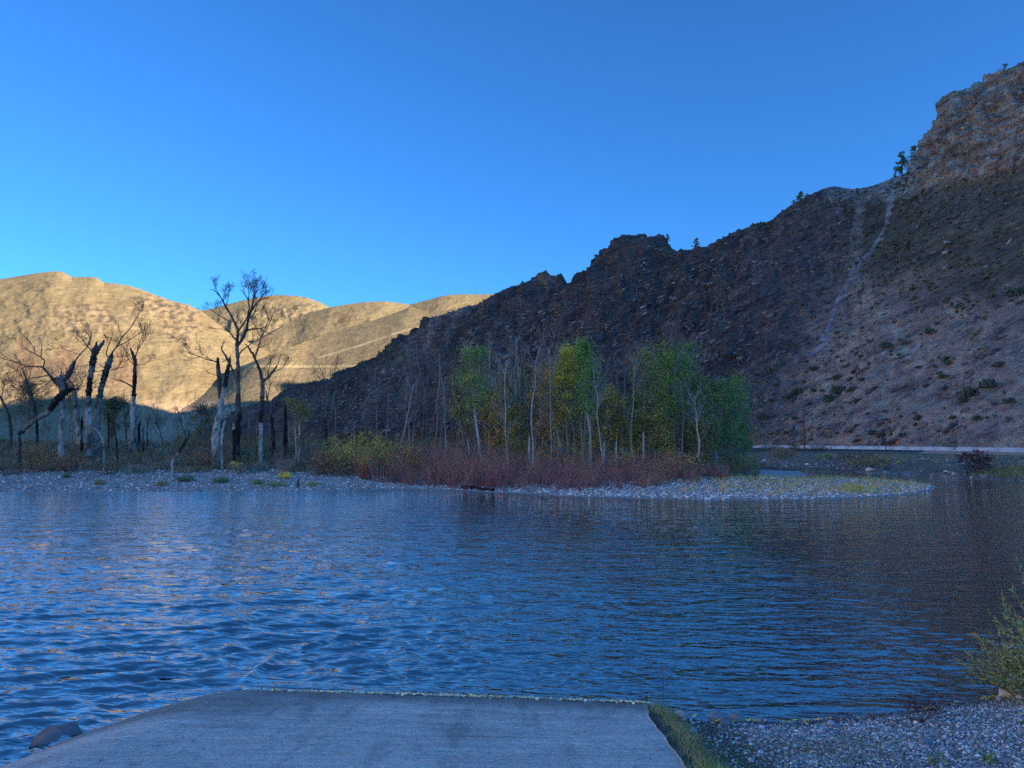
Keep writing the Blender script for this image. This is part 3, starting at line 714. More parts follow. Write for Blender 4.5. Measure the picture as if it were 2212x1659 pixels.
def blades(mb, B, h, w, c0, c1, lean=.25, seg=2, tipc=None, ht=None):
    """upright stems from points B: thin three-sided wands"""
    m = len(B); B = np.asarray(B, float)
    hh = (h * rng.uniform(.55, 1.15, m) if ht is None else ht)[:, None]
    ld = rng.normal(size=(m, 2)) * lean
    lev = []
    a0 = rng.uniform(0, 6.28, m)
    for i in range(seg + 1):
        t = i / seg; ctr = B + np.concatenate([ld * t ** 1.6 * hh, hh * t * (1 - .12 * t)], 1)
        ww = w * (1 - .75 * t)
        for k in range(3):
            an = a0 + k * 2.094
            lev.append(ctr + np.stack([np.cos(an), np.sin(an), 0 * an], 1) * ww)
    V = np.stack(lev, 1)            # m,(seg+1)*3,3
    nv = (seg + 1) * 3; F = []
    for i in range(seg):
        for k in range(3):
            F.append([i * 3 + k, i * 3 + (k + 1) % 3, (i + 1) * 3 + (k + 1) % 3, (i + 1) * 3 + k])
    F = (np.arange(m)[:, None, None] * nv + np.array(F)[None]).reshape(-1, 4)
    t = rng.random((m, 1)); c = (np.asarray(c0) * (1 - t) + np.asarray(c1) * t) * rng.uniform(.6, 1.4, (m, 1))
    C = np.repeat(c[:, None], nv, 1)
    if tipc is not None:
        g = np.repeat(np.linspace(0, 1, seg + 1), 3)[None, :, None] ** 1.2; C = C * (1 - g) + np.asarray(tipc) * g * rng.uniform(.6, 1.3, (m, 1, 1))
    mb.add(V.reshape(-1, 3), F, C.reshape(-1, 3))
ICO = None
def ico():
    t = (1 + 5 ** .5) / 2
    V = np.array([(-1,t,0),(1,t,0),(-1,-t,0),(1,-t,0),(0,-1,t),(0,1,t),(0,-1,-t),(0,1,-t),(t,0,-1),(t,0,1),(-t,0,-1),(-t,0,1)], float); V /= np.linalg.norm(V[0])
    F = np.array([(0,11,5),(0,5,1),(0,1,7),(0,7,10),(0,10,11),(1,5,9),(5,11,4),(11,10,2),(10,7,6),(7,1,8),(3,9,4),(3,4,2),(3,2,6),(3,6,8),(3,8,9),(4,9,5),(2,4,11),(6,2,10),(8,6,7),(9,8,1)])
    return V, F
IV, IF = ico()
def stones(mb, P, s, flat=.55, c=(.3, .3, .3), var=.35, cols=None):
    m = len(P); sc = np.asarray(s)[:, None] * rng.uniform(.7, 1.3, (m, 3)) * np.array([1, .8, flat])
    a = rng.uniform(0, 6.28, m); ca, sa = np.cos(a), np.sin(a)
    V = IV[None] * (1 + .13 * rng.normal(size=(m, 12, 1))) * sc[:, None]
    V = np.stack([V[..., 0] * ca[:, None] - V[..., 1] * sa[:, None], V[..., 0] * sa[:, None] + V[..., 1] * ca[:, None], V[..., 2] + .15 * V[..., 0]], -1) + np.asarray(P)[:, None]
    F = (np.arange(m)[:, None, None] * 12 + IF[None]).reshape(-1, 3)
    if cols is None: cols = np.asarray(c) * np.exp(rng.normal(size=(m, 1)) * var) * (1 + .08 * rng.normal(size=(m, 3)))
    mb.add(V.reshape(-1, 3), F, np.repeat(np.clip(cols, .02, .9), 12, 0))
def gpt(px, Y):                       # point on the far bank under a picture column
    x = (px - 1106) / FOC * Y; return np.array([x, Y, far_zs(x, Y)])
def px_at(px, Y): return (px - 1106) / FOC * Y
def pxy(px, py, Y): return at(px, py, Y)
CHAR = (.02, .019, .02); PALE = (.47, .43, .37); GREYW = (.22, .20, .18); DKW = (.075, .06, .055)

# ---------- individually traced dead cottonwoods on the left bank ----------
def traced_tree(name, label, cat, Y, limbs, twigs, group=None, k=9, dep=None, leafy=None):
    """limbs: [(px,py,half-width px, colour), ...] polylines; twigs: (px,py,dx,dy,len px, levels, r px)"""
    b = limbs[0][0]; base = at(b[0], b[1], Y); gz = far_zs(base[0], Y)
    org = np.array([base[0], Y, min(gz, base[2]) - .1])
    root = empty(name, org, label, cat, group)
    s = Y / FOC
    for j, l in enumerate(limbs):
        off = 0 if dep is None else dep[j]
        P = []; r = []; C = []
        pts = list(l)
        if j == 0: pts = [(b[0], b[1] + (base[2] - org[2]) / s, b[2] * 1.15, b[3])] + pts if base[2] - org[2] > .12 else pts
        for i in range(len(pts) - 1):
            p0, p1 = pts[i], pts[i + 1]; m = 7
            for q in range(m if i < len(pts) - 2 else m + 1):
                t = q / m; pp = [p0[z] + (p1[z] - p0[z]) * t for z in range(3)]
                dd = off * (i + t) / max(len(pts) - 1, 1)
                P.append(at(pp[0] + rng.normal() * .35, pp[1], Y + dd) ); r.append(pp[2] * s)
                C.append(np.asarray(p0[3] if t < .5 else p1[3]) * rng.uniform(.85, 1.15))
        mb = MB(); r = np.array(r) * (1 + .10 * rng.normal(size=len(r)) * (np.array(r) > .06)); mb.tube(P, r, k=k + 3 if j == 0 else 8, c=np.array(C), rough=.10)
        v_ = mb.V[0]; c_ = np.array(mb.C[0]); b_ = fbm(v_[:, 0] * 3.2, v_[:, 1] * 3.2, v_[:, 2] * .9, 3)[:, None]; br_ = c_.mean(1, keepdims=True) > .1
        c_ = np.where(br_ & (b_ > .14), c_ * .38, c_ * (1 + .5 * b_)); c_ = np.where(~br_ & (b_ > .22), .12 + 0 * c_, c_); mb.C[0] = c_
        if j == 0 or l[-1][2] > 2.5:      # splintered end
            e = np.array(P[-1]); d = unit(np.array(P[-1]) - np.array(P[-3]))
            for q in range(4): mb.tube([e - d * .1 + rv() * r[-1] * .5, e + d * r[-1] * rng.uniform(1.5, 3.5) + rv() * r[-1] * .4], [r[-1] * .45, .01], k=4, c=C[-1], cap=False)
        mb.build('trunk' if j == 0 else 'limb', M_wood, root, org)
    if twigs:
        mb = MB(); ends = []
        for (px, py, dx, dy, L, lv, r) in twigs:
            lv = lv + (1 if lv >= 3 else 0)
            branch(mb, at(px, py, Y), (dx, rng.normal() * .35, -dy), L * s * 1.05, r * s * .9, lv, np.array((.10, .075, .07)) if lv > 1 else np.array((.12, .085, .075)), up=.08, wob=.2, kids=(3, 4), k=5, sp=.62, rmin=.006, shrink=.72, ends=ends)
        mb.build('branches', M_wood, root, org)
    return root
def D4(l):            # coordinates read off an enlarged crop (600 x 550 source px at 3.0165x, origin 0,1250)
    return [((x / 3.0165) / 1.8228, (1250 + y / 3.0165) / 1.8228, r / 3.0165 / 1.8228, c) for x, y, r, c in l]
def T4(l): return [((x / 3.0165) / 1.8228, (1250 + y / 3.0165) / 1.8228, dx, dy, L / 3.0165 / 1.8228, lv, r / 3.0165 / 1.8228) for x, y, dx, dy, L, lv, r in l]
G = (.30, .27, .24)
traced_tree('dead_cottonwood', 'thick forked snag with charred black middle and pale lower trunk, left of a leaning twin', 'tree', 66,
    [D4([(1050,1400,42,G),(1052,1150,36,PALE),(1052,960,32,GREYW),(1055,900,30,CHAR),(1062,780,30,CHAR),(1085,640,32,GREYW),(1105,520,38,CHAR),(1125,400,34,DKW),(1140,360,30,DKW)]),
     D4([(1130,400,26,DKW),(1140,340,16,DKW),(1148,295,9,DKW)]), D4([(1140,420,24,DKW),(1180,360,22,DKW),(1215,310,18,DKW),(1238,272,8,DKW)])],
    T4([(1090,400,-.8,-.4,230,3,9),(1075,560,-.5,.2,120,2,5),(1120,640,.8,.2,130,2,6),(1060,330,-.3,-1,260,3,6)]))
traced_tree('dead_cottonwood', 'right-leaning grey trunk charred at mid height with one long bare branch rising right', 'tree', 67,
    [D4([(1140,1400,40,G),(1150,1200,36,G),(1175,1000,34,GREYW),(1200,840,32,G),(1235,720,32,CHAR),(1270,600,34,DKW),(1300,520,34,GREYW),(1328,440,20,DKW)]),
     D4([(1325,430,9,DKW),(1390,340,8,DKW),(1450,235,7,DKW),(1530,150,5,DKW),(1590,60,3,DKW),(1615,-20,2,DKW)]), D4([(1380,355,6,DKW),(1500,290,5,DKW),(1600,225,3,DKW),(1700,165,2,DKW)]),
     D4([(1280,470,7,DKW),(1260,430,6,DKW),(1290,330,5,DKW),(1330,235,3,DKW)])],
    T4([(1530,150,.4,-1,260,3,4),(1450,235,-.4,-.9,200,2,4),(1600,225,.8,-.6,160,2,3),(1320,620,.9,.15,260,3,7),(1300,470,.9,-.1,260,2,5),(1290,330,.3,-1,130,2,3),(1590,60,.5,-.8,200,3,3),(1240,600,-.4,-.3,100,2,6)]), dep=[0, 1.5, -1, -.8])
traced_tree('dead_cottonwood', 'slim upright snag, black middle and white foot, right of the leaning trunk', 'tree', 68,
    [D4([(1575,1400,42,G),(1572,1150,26,PALE),(1585,1000,22,PALE),(1590,880,26,CHAR),(1598,700,20,CHAR),(1608,520,22,DKW),(1580,440,17,DKW),(1550,365,8,DKW)]),
     D4([(1575,825,9,DKW),(1480,770,8,DKW),(1380,735,5,DKW),(1310,720,3,DKW)])],
    T4([(1605,470,.5,-.9,300,3,7),(1590,560,-.9,-.7,260,3,7),(1625,570,1,-.1,220,3,5),(1615,770,.5,-1,200,2,5),(1480,770,-.6,-.4,140,2,4),(1610,480,.2,-1,330,3,6),(1590,540,-.5,-1,300,3,5)]), dep=[0, -1])
traced_tree('dead_cottonwood', 'pale broken trunk forking wide near its top with long crooked branches reaching left', 'tree', 65,
    [D4([(725,1430,30,PALE),(735,1200,30,PALE),(742,1000,28,GREYW),(735,850,34,GREYW),(720,770,42,GREYW),(730,680,22,GREYW)]),
     D4([(725,790,22,DKW),(790,720,24,DKW),(835,640,30,DKW),(870,560,28,DKW),(885,515,10,DKW)]),
     D4([(700,800,26,GREYW),(640,740,24,DKW),(590,690,16,DKW),(540,630,12,DKW),(500,588,10,DKW),(410,580,8,DKW),(310,585,7,DKW),(240,540,6,DKW),(150,520,5,DKW),(0,480,3,DKW)]),
     D4([(512,595,8,DKW),(535,520,7,DKW),(480,465,7,DKW),(410,430,6,DKW),(330,390,5,DKW),(250,350,3,DKW)]),
     D4([(480,465,5,DKW),(500,380,5,DKW),(495,300,3,DKW),(470,230,2,DKW)]),
     D4([(420,430,5,DKW),(400,350,4,DKW),(330,260,4,DKW),(250,180,3,DKW),(215,110,2,DKW)]),
     D4([(560,690,6,DKW),(450,710,6,DKW),(330,725,5,DKW),(250,770,4,DKW),(130,740,3,DKW)]),
     D4([(890,520,9,DKW),(950,440,7,DKW),(1040,350,6,DKW),(1070,240,4,DKW),(1075,150,2,DKW)])],
    T4([(310,585,-.8,.5,230,3,5),(150,520,-.8,-.4,200,3,4),(240,540,-.4,-1,160,2,4),(330,390,-.6,-.6,170,3,4),(495,300,.3,-1,150,2,3),(330,260,-.9,-.3,130,2,3),(330,725,-.2,1,180,2,4),(600,740,-.6,.9,200,3,6),(540,760,-.8,.7,200,2,5),(950,440,-.8,-.2,230,3,4),(1040,350,-.9,-.2,230,3,4),(1070,240,-.5,-.9,150,2,3),(450,580,-.2,.8,120,2,4)]), dep=[0, .8, -1.2, .5, .2, -.6, -1.5, 1])
traced_tree('leaning_dead_tree', 'black charred trunk leaning right from a grey foot, crossing in front of the pale trunks', 'tree', 62,
    [D4([(230,1380,22,DKW),(330,1290,24,GREYW),(450,1195,26,GREYW),(560,1140,26,GREYW),(620,1060,34,CHAR),(690,960,38,CHAR),(770,890,40,CHAR),(830,855,26,CHAR),(905,848,10,CHAR)]),
     D4([(800,870,16,CHAR),(790,800,15,CHAR),(740,745,14,DKW),(660,715,10,DKW)])],
    T4([(905,850,.8,-.5,90,2,5),(450,1195,-.6,-.3,130,2,4)]))
traced_tree('dead_cottonwood', 'grey limbless trunk between the wide-forked tree and the charred snag', 'tree', 69,
    [D4([(935,1390,24,PALE),(915,1200,28,G),(890,1000,30,GREYW),(870,880,30,GREYW),(850,800,16,GREYW)])], T4([(880,960,.6,-.8,220,3,6),(870,880,-.3,-1,200,2,6)]))
traced_tree('dead_tree', 'thin dark tree with fine bare branches at the far left among green leaves', 'tree', 70,
    [D4([(440,1290,16,CHAR),(410,1080,18,DKW),(375,920,18,DKW),(325,800,12,DKW),(300,680,7,DKW),(250,600,4,DKW)])], T4([(375,900,-.9,-.3,300,3,7),(325,800,-.5,-.8,240,3,6),(330,790,.4,-1,260,3,6),(390,1000,.7,-.5,200,3,6),(350,860,-.9,-.1,330,3,6),(400,1050,-.8,-.4,260,3,6)]))
traced_tree('dead_tree', 'dark crooked sapling leaning left at the frame edge', 'tree', 68,
    [D4([(130,1330,16,DKW),(110,1180,16,DKW),(60,1050,14,DKW),(0,930,10,DKW)])], T4([(60,1050,.7,-.6,220,3,6),(90,1130,-.8,-.4,200,3,6),(20,970,.1,-1,200,3,5),(110,1180,.6,-1,300,3,5)]))
for i, (x, y0, y1, r) in enumerate([(1650,1340,1220,14),(1700,1360,1290,8),(970,1290,1180,12),(1010,1320,1210,14),(440,1310,1220,14),(1290,1330,1150,7),(1750,1280,1240,6)]):
    traced_tree('burnt_stump', ['jagged black stump standing right of the white-footed snag', 'low black splinter beside the jagged stump', 'black stub between two pale trunks', 'hooked black stub just right of its twin among pale trunks', 'black stub under the thin tree at far left', 'thin black pole behind the charred snags', 'tiny black stub near the shaded slope'][i], 'stump', 66 + i * .3, [D4([(x, y0 + 60, r, CHAR), (x, (y0 + y1) / 2, r, CHAR), (x + rng.normal() * 6, y1, r * .5, CHAR)])], [])
traced_tree('dead_sapling', 'bent white sapling arching left over the dark brush', 'tree', 60, [D4([(1235,1530,7,PALE),(1215,1440,9,PALE),(1180,1370,8,PALE),(1130,1320,5,PALE),(1060,1300,4,GREYW)])], [])
traced_tree('dead_sapling', 'black leaning pole rising from the brush beside the bent white sapling', 'tree', 61, [D4([(1395,1580,8,CHAR),(1375,1420,9,CHAR),(1345,1280,6,CHAR),(1310,1160,4,DKW)])], [])

def D2(l):            # crop 700..1500 x 1050..1950 at 1.8435x
    return [((700 + x / 1.8435) / 1.8228, (1050 + y / 1.8435) / 1.8228, r / 1.8435 / 1.8228, c) for x, y, r, c in l]
def T2(l): return [((700 + x / 1.8435) / 1.8228, (1050 + y / 1.8435) / 1.8228, dx, dy, L / 1.8435 / 1.8228, lv, r / 1.8435 / 1.8228) for x, y, dx, dy, L, lv, r in l]
LG = (.20, .17, .15)
traced_tree('dead_cottonwood', 'tallest bare tree, twin-topped crown standing against the sky above the hills', 'tree', 66,
    [D2([(430,1290,20,CHAR),(440,1150,20,CHAR),(440,1000,18,DKW),(437,850,17,LG),(437,700,14,LG),(430,600,12,LG),(430,550,12,DKW),(438,460,9,DKW),(420,420,8,DKW),(385,350,7,DKW),(350,290,6,DKW),(310,220,4,DKW),(270,175,3,DKW),(240,165,2,DKW)]),
     D2([(435,570,12,DKW),(480,510,10,DKW),(500,450,9,DKW),(512,380,8,DKW),(530,330,7,DKW),(560,280,5,DKW),(610,235,3,DKW),(650,220,2,DKW)]),
     D2([(440,470,7,DKW),(470,420,6,DKW),(505,370,6,DKW),(520,300,5,DKW),(510,240,4,DKW),(480,190,3,DKW),(450,165,2,DKW)]),
     D2([(490,470,7,DKW),(540,452,6,DKW),(600,450,4,DKW),(650,480,3,DKW),(700,495,2,DKW)]),
     D2([(440,640,6,DKW),(470,605,5,DKW),(520,570,3,DKW),(560,520,2,DKW)]),
     D2([(420,530,6,DKW),(380,480,5,DKW),(340,455,3,DKW)])],
    T2([(310,220,-.6,-.8,110,3,4),(350,290,.5,-.9,120,3,4),(385,350,-.6,-.6,120,3,4),(530,330,.1,-1,190,4,5),(560,280,.7,-.7,130,3,4),(520,300,-.2,-1,170,3,4),(510,240,.3,-1,110,3,3),(600,450,.8,-.2,130,3,3),(500,400,.8,-.6,170,3,5),(512,360,.4,-1,220,4,5),(340,455,-.8,.1,110,2,3),(520,570,.6,-.6,110,2,3),(400,400,-.9,-.3,160,3,4),(550,300,.5,-1,150,3,3),(480,200,-.2,-1,70,2,3),(270,175,-.1,-1,50,2,2),(330,250,.1,-1,110,3,3)]), dep=[0, 1.2, -.8, -1, .8, 1])
traced_tree('dead_cottonwood', 'two-topped snag with pale leaning foot and charred fork, left of the tallest bare tree', 'tree', 64,
    [D2([(275,1210,25,PALE),(295,1100,22,PALE),(320,960,18,PALE),(335,900,15,PALE),(345,850,15,CHAR),(360,760,16,CHAR),(375,700,13,DKW),(378,665,9,DKW)]),
     D2([(315,980,14,CHAR),(305,900,17,DKW),(300,800,17,DKW),(292,720,15,CHAR),(290,660,8,CHAR)]),
     D2([(365,690,8,DKW),(345,640,7,DKW),(320,605,5,DKW),(315,575,3,DKW)]), D2([(315,960,10,CHAR),(300,1010,10,CHAR),(290,1060,6,CHAR)]),
     D2([(382,710,6,DKW),(410,790,9,LG),(430,830,9,LG)])],
    T2([(285,690,-.9,-.2,240,3,5),(320,590,.3,-.9,60,2,3),(325,690,.8,-.3,50,1,4),(300,790,-.9,.1,110,2,4),(290,700,-.8,-.5,150,3,4)]), dep=[0, .6, 0, 0, .4])
traced_tree('dead_cottonwood', 'forked grey tree with crooked black branches and pale split base, right of the tallest', 'tree', 65,
    [D2([(600,1270,14,PALE),(605,1180,15,PALE),(608,1090,13,CHAR),(610,1000,14,DKW),(615,880,15,LG),(612,820,14,LG)]),
     D2([(612,835,13,DKW),(600,760,11,DKW),(570,690,9,DKW),(550,640,8,DKW),(515,590,6,DKW),(490,560,3,DKW)]),
     D2([(615,840,11,DKW),(660,800,8,DKW),(690,760,8,DKW),(722,718,5,DKW)]),
     D2([(560,660,7,DKW),(585,590,6,DKW),(605,520,4,DKW),(635,450,3,DKW),(658,385,2,DKW)]),
     D2([(605,1150,8,CHAR),(590,1100,7,CHAR),(600,1040,5,CHAR)])],
    T2([(605,520,-.5,-.8,130,3,4),(635,450,.7,-.5,120,3,3),(690,770,.8,-.4,120,3,4),(720,720,.4,-1,90,2,3),(660,800,-.1,-1,130,3,4),(585,590,.8,.1,110,2,3),(600,760,.7,-.4,110,2,3),(658,385,-.1,-1,60,2,2)]), dep=[0, 1, -.6, .4, 0])
traced_tree('burnt_tree', 'straight black broken trunk right of the forked grey tree', 'tree', 66, [D2([(780,1230,14,CHAR),(785,1130,13,CHAR),(780,1030,9,CHAR)])], T2([(790,1030,.8,-.7,100,2,3)]))
traced_tree('burnt_tree', 'leaning black trunk between the forked grey tree and the straight black one', 'tree', 67, [D2([(695,1250,13,CHAR),(685,1140,11,CHAR),(672,1040,9,DKW),(650,960,6,DKW),(640,900,3,DKW)])], T2([(650,960,.4,-1,150,3,4),(672,1040,.7,-.9,180,3,4)]))
traced_tree('dead_sapling', 'short white forked snag in front of the tallest bare tree', 'tree', 62, [D2([(320,1250,8,PALE),(325,1190,9,PALE),(343,1125,6,PALE)])], [])
traced_tree('burnt_stump', 'black split stump with a yellow broken top at the foot of the tallest tree', 'stump', 64, [D2([(410,1280,11,CHAR),(408,1200,11,CHAR),(405,1165,9,(.5,.42,.22)),(403,1140,5,(.5,.42,.22))])], [])
traced_tree('dead_sapling', 'pale thin broken pole at the right end of the burnt trees', 'tree', 64, [D2([(880,1250,6,PALE),(883,1190,5,PALE),(885,1130,4,PALE)])], [])
traced_tree('dead_sapling', 'pale leaning broken pole beside the thin one, jagged top', 'tree', 64.5, [D2([(858,1250,6,PALE),(852,1200,6,PALE),(850,1170,3,PALE)])], [])
traced_tree('leaning_dead_tree', 'charred log leaning right over the bank with a pale shattered foot', 'tree', 57, [D2([(0,1440,8,PALE),(30,1330,9,CHAR),(45,1200,5,DKW)][:0] + [(-40,1420,9,PALE),(-10,1370,9,PALE),(20,1330,9,CHAR),(55,1270,8,CHAR),(80,1210,7,CHAR)])], T2([(55,1270,.4,-1,70,2,3)]))
traced_tree('dead_tree', 'slender bare grey tree rising before the foot of the dark mountain', 'tree', 80, [D2([(1075,1200,7,CHAR),(1080,1100,8,LG),(1085,1000,8,LG),(1090,900,6,LG),(1075,820,3,LG)])], T2([(1090,900,.5,-1,170,3,4),(1085,860,-.5,-1,150,3,4),(1090,960,-.8,-.7,160,3,4)]))

# ---------- many slim bare trees behind the red thicket ----------
def bare_tree(px, ytop, Y, lean=0, r=.09, dark=False, bushy=True, label=None, group=None, white=False, ybase=None):
    b = gpt(px, Y); h = (955 - ytop) / FOC * Y + CAMH - b[2]
    root = empty('bare_tree', b, label, 'tree', group)
    c0 = np.array(DKW) if dark else (np.array((.42, .39, .35)) if white else np.array((.25, .22, .20)) * rng.uniform(.7, 1.35))
    mb = MB(); n = 8; P = np.zeros((n, 3)); t = np.linspace(0, 1, n)
    P[:, 2] = t * h - .15; P[:, 0] = lean * h * t + np.cumsum(rng.normal(size=n) * .014 * h); P[:, 1] = rng.normal() * .05 * h * t
    P[:, :2] -= P[0, :2]
    C = np.tile(c0, (n, 1)) * rng.uniform(.75, 1.25, (n, 1))
    if rng.random() < .3: C[:2] = CHAR
    mb.tube(P, r * (1 - .75 * t) + .012, k=6, c=C, rough=.05); mb.build('trunk', M_wood, root)
    if bushy:
        mb = MB()
        for j in range(rng.integers(12, 19)):
            t = rng.uniform(.3, .98); f = t * (n - 1); i = min(int(f), n - 2); q = P[i] + (P[i + 1] - P[i]) * (f - i)
            s_ = rng.choice([-1, 1]); branch(mb, q, (s_ * rng.uniform(.3, .9), rng.normal() * .5, rng.uniform(.6, 1.3)), h * rng.uniform(.14, .3) * (1.25 - t * .6), .022, 2, c0 * .8, up=.14, wob=.2, kids=(3, 4), k=3, rmin=.008)
        mb.build('branches', M_wood, root)
    return root
GB = 'slim bare grey trees behind the red willow thicket'
sp_ = [(700,860),(735,850),(790,860),(812,800),(838,850),(858,830),(870,770),(888,800),(897,815),(912,790),(925,740),(940,760),(952,830),(965,800),(985,770),(1003,780),(1015,820),(1030,800),(1043,850),(760,880),(1060,840),(1085,850),(715,905),(1100,870)]
for i, (x, y) in enumerate(sp_):
    bare_tree(x + rng.normal() * 3, y - 5, rng.uniform(66, 92), lean=rng.normal() * .06, r=rng.uniform(.055, .10), dark=rng.random() < .15, white=rng.random() < .3, label='slim bare grey tree standing behind the red willow thicket, left of the leafy grove', group=GB)
GB3 = 'small bare trees behind the burnt snags'
for x in list(np.linspace(5, 630, 24)):
    bare_tree(x + rng.normal() * 8, rng.uniform(862, 915), rng.uniform(74, 96), lean=rng.normal() * .12, r=rng.uniform(.04, .08), dark=rng.random() < .4, label='small tangled bare tree in the background behind the burnt snags', group=GB3)
GB2 = 'bare trees scattered through the leafy grove'
for x, y in [(1052,740),(1068,755),(1080,790),(1120,735),(1135,760),(1178,745),(1196,760),(1222,770),(1255,740),(1270,785),(1300,760),(1325,790),(1345,800),(1362,770),(1500,850),(1090,770),(1150,740),(1210,800),(1110,770),(1163,800),(1188,830),(1240,800),(1262,770),(1310,790),(1335,770),(1372,800),(1400,800),(1425,780),(1040,800),(1475,830),(1530,860)]:
    bare_tree(x + rng.normal() * 3, y, rng.uniform(56, 70), lean=rng.normal() * .035, r=rng.uniform(.05, .09), white=rng.random() < .5, label='thin leafless pole-like tree rising among the green and yellow cottonwoods', group=GB2)
bare_tree(1165, 745, 60, lean=-.09, r=.10, dark=True, label='thin black burnt tree leaning left beside the orange-yellow cottonwood', group=None)
bare_tree(1018, 800, 60, lean=-.18, r=.09, dark=True, label='dark bare tree leaning left behind the red thicket', group=None, bushy=False)
bare_tree(1028, 850, 62, lean=-.22, r=.12, white=True, label='pale broken trunk leaning left behind the red thicket', group=None, bushy=False)

# ---------- leafy cottonwoods ----------
GRN = (.105, .125, .05); DGR = (.065, .09, .042); YGR = (.20, .185, .055); YEL = (.36, .24, .05); ORG = (.34, .19, .06)
def leafy_tree(name, px, ytop, ybot, wpx, Y, c0, c1, label, lean=0, dens=1.0, shape='oval', white=False, wtop=None, sparse=0, group=None):
    b = gpt(px, Y); s = Y / FOC; zt = (955 - ytop) * s + CAMH; zb = (955 - ybot) * s + CAMH; h = zt - b[2]
    root = empty(name, b, label, 'tree', group)
    n = 9; t = np.linspace(0, 1, n); P = np.zeros((n, 3)); P[:, 2] = t * h * .97 - .15
    P[:, 0] = lean * h * t + np.cumsum(rng.normal(size=n) * .01 * h); P[:, :2] -= P[0, :2]
    cw = np.array((.42, .41, .38)) if white else np.array((.30, .28, .24))
    mb = MB(); mb.tube(P, .11 * (h / 9) * (1 - .8 * t) + .012, k=7, c=np.tile(cw, (n, 1)) * rng.uniform(.7, 1.15, (n, 1)), rough=.05); mb.build('trunk', M_wood, root)
    mb = MB(); ends = []
    R0 = wpx * s / 1.7; z0 = zb - b[2]
    m = int(24 * dens) + 10
    for j in range(m):
        u = (j + rng.random()) / m; z = z0 + (h - z0) * u * .95
        prof = {'oval': np.sin(np.pi * (u * .85 + .12)) ** .8, 'column': .75 + .25 * np.sin(np.pi * u), 'top': .45 + .6 * sst(.2, .75, u), 'round': np.sin(np.pi * (u * .9 + .05)) ** .5}[shape] * (1 - .4 * u)
        i = min(int(z / (h * .97) * (n - 1)), n - 2); q = P[i] + (P[i + 1] - P[i]) * (z / (h * .97) * (n - 1) - i)
        a = rng.uniform(0, 6.28); L = R0 * prof * rng.choice([.45, .8, 1.0, 1.35], p=[.25, .35, .25, .15])
        branch(mb, q, (np.cos(a), np.sin(a), rng.uniform(.6, 1.6)), L * 1.25, .028, 2, cw * .8, up=.14, wob=.2, kids=(3, 5), k=3, ends=ends, rmin=.008)
    mb.build('branches', M_wood, root)
    E = np.array(ends); gp = pn(E[:, 0] / .8 + px, E[:, 1] / .8, E[:, 2] / .7); keep = (rng.random(len(E)) > sparse) & (gp > -.02 - .22 * rng.random(len(E))); E = E[keep]
    E = E[(E[:, 2] < h)]
    mb = MB()
    leaf_quads(mb, E, .075, c0, c1, 1.0, n=max(int(8 * min(dens, 1.2)), 4), spread=.19, mixp=lambda P: .5 + .7 * pn(P[:, 0] / 1.1, P[:, 1] / 1.1, P[:, 2] / 1.6))
    k_ = rng.random(len(E)) < .4
    leaf_quads(mb, E[k_], .06, c0, c1, 1.0, n=6, spread=.5)
    mb.build('crown', M_leaf, root)
    return root
leafy_tree('cottonwood', 1040, 755, 900, 95, 60, GRN, (.15, .2, .04), 'green cottonwood with white forked limbs at the left end of the grove', lean=-.09, shape='top', white=True, sparse=.25)
leafy_tree('cottonwood', 1060, 830, 970, 90, 64, GRN, ORG, 'low green and rust cottonwood under the white-limbed one', shape='round', sparse=.2)
leafy_tree('cottonwood', 1100, 800, 960, 70, 66, GRN, YGR, 'dim green narrow cottonwood between white-limbed and orange trees', shape='oval', sparse=.2)
leafy_tree('cottonwood', 1172, 775, 940, 66, 62, YEL, ORG, 'orange-yellow narrow cottonwood in the middle of the grove', shape='oval', sparse=.25)
leafy_tree('cottonwood', 1130, 800, 960, 50, 68, GRN, YGR, 'faint green sapling left of the orange-yellow cottonwood', shape='oval', sparse=.3)
leafy_tree('cottonwood', 1228, 745, 920, 66, 60, YGR, (.34, .33, .04), 'tall yellow-green cottonwood left of the white-stemmed green one', shape='oval', sparse=.08, dens=1.15)
leafy_tree('cottonwood', 1205, 850, 960, 60, 61, YEL, YGR, 'yellow undergrowth cottonwood below the yellow-green crown', shape='round', sparse=.3)
leafy_tree('cottonwood', 1274, 733, 900, 52, 58, (.07, .18, .03), GRN, 'bright green slender cottonwood with a long white stem', shape='oval', white=True, sparse=.12, dens=1.1)
leafy_tree('cottonwood', 1318, 825, 980, 70, 63, YEL, ORG, 'thin gold-leaved cottonwood right of the white-stemmed tree', shape='oval', sparse=.5)
leafy_tree('cottonwood', 1385, 752, 940, 85, 62, GRN, YGR, 'green cottonwood with pale split trunk left of the widest crown', shape='oval', white=True, sparse=.3)
leafy_tree('cottonwood', 1452, 742, 930, 120, 60, (.08, .17, .03), GRN, 'widest and fullest green cottonwood in the grove', shape='top', sparse=.05, dens=1.5, lean=.02)
leafy_tree('cottonwood', 1420, 850, 985, 90, 61, GRN, YGR, 'lower green cottonwood filling beneath the widest crown', shape='round', sparse=.25)
leafy_tree('cottonwood', 1545, 822, 1000, 120, 60, DGR, (.06, .14, .03), 'round dark green cottonwood at the right of the grove', shape='round', sparse=.0, dens=1.6)
leafy_tree('cottonwood', 1500, 880, 1000, 80, 62, DGR, GRN, 'small dark green cottonwood left of the round dark one', shape='round', sparse=.15)
leafy_tree('cottonwood', 1607, 808, 990, 44, 66, GRN, (.1, .16, .04), 'slender sparse green cottonwood at the far right end of the grove', shape='column', sparse=.35)
leafy_tree('cottonwood', 650, 862, 950, 70, 80, (.12, .11, .04), (.22, .16, .05), 'dim yellow-green tree right of the burnt trees', shape='round', sparse=.55)
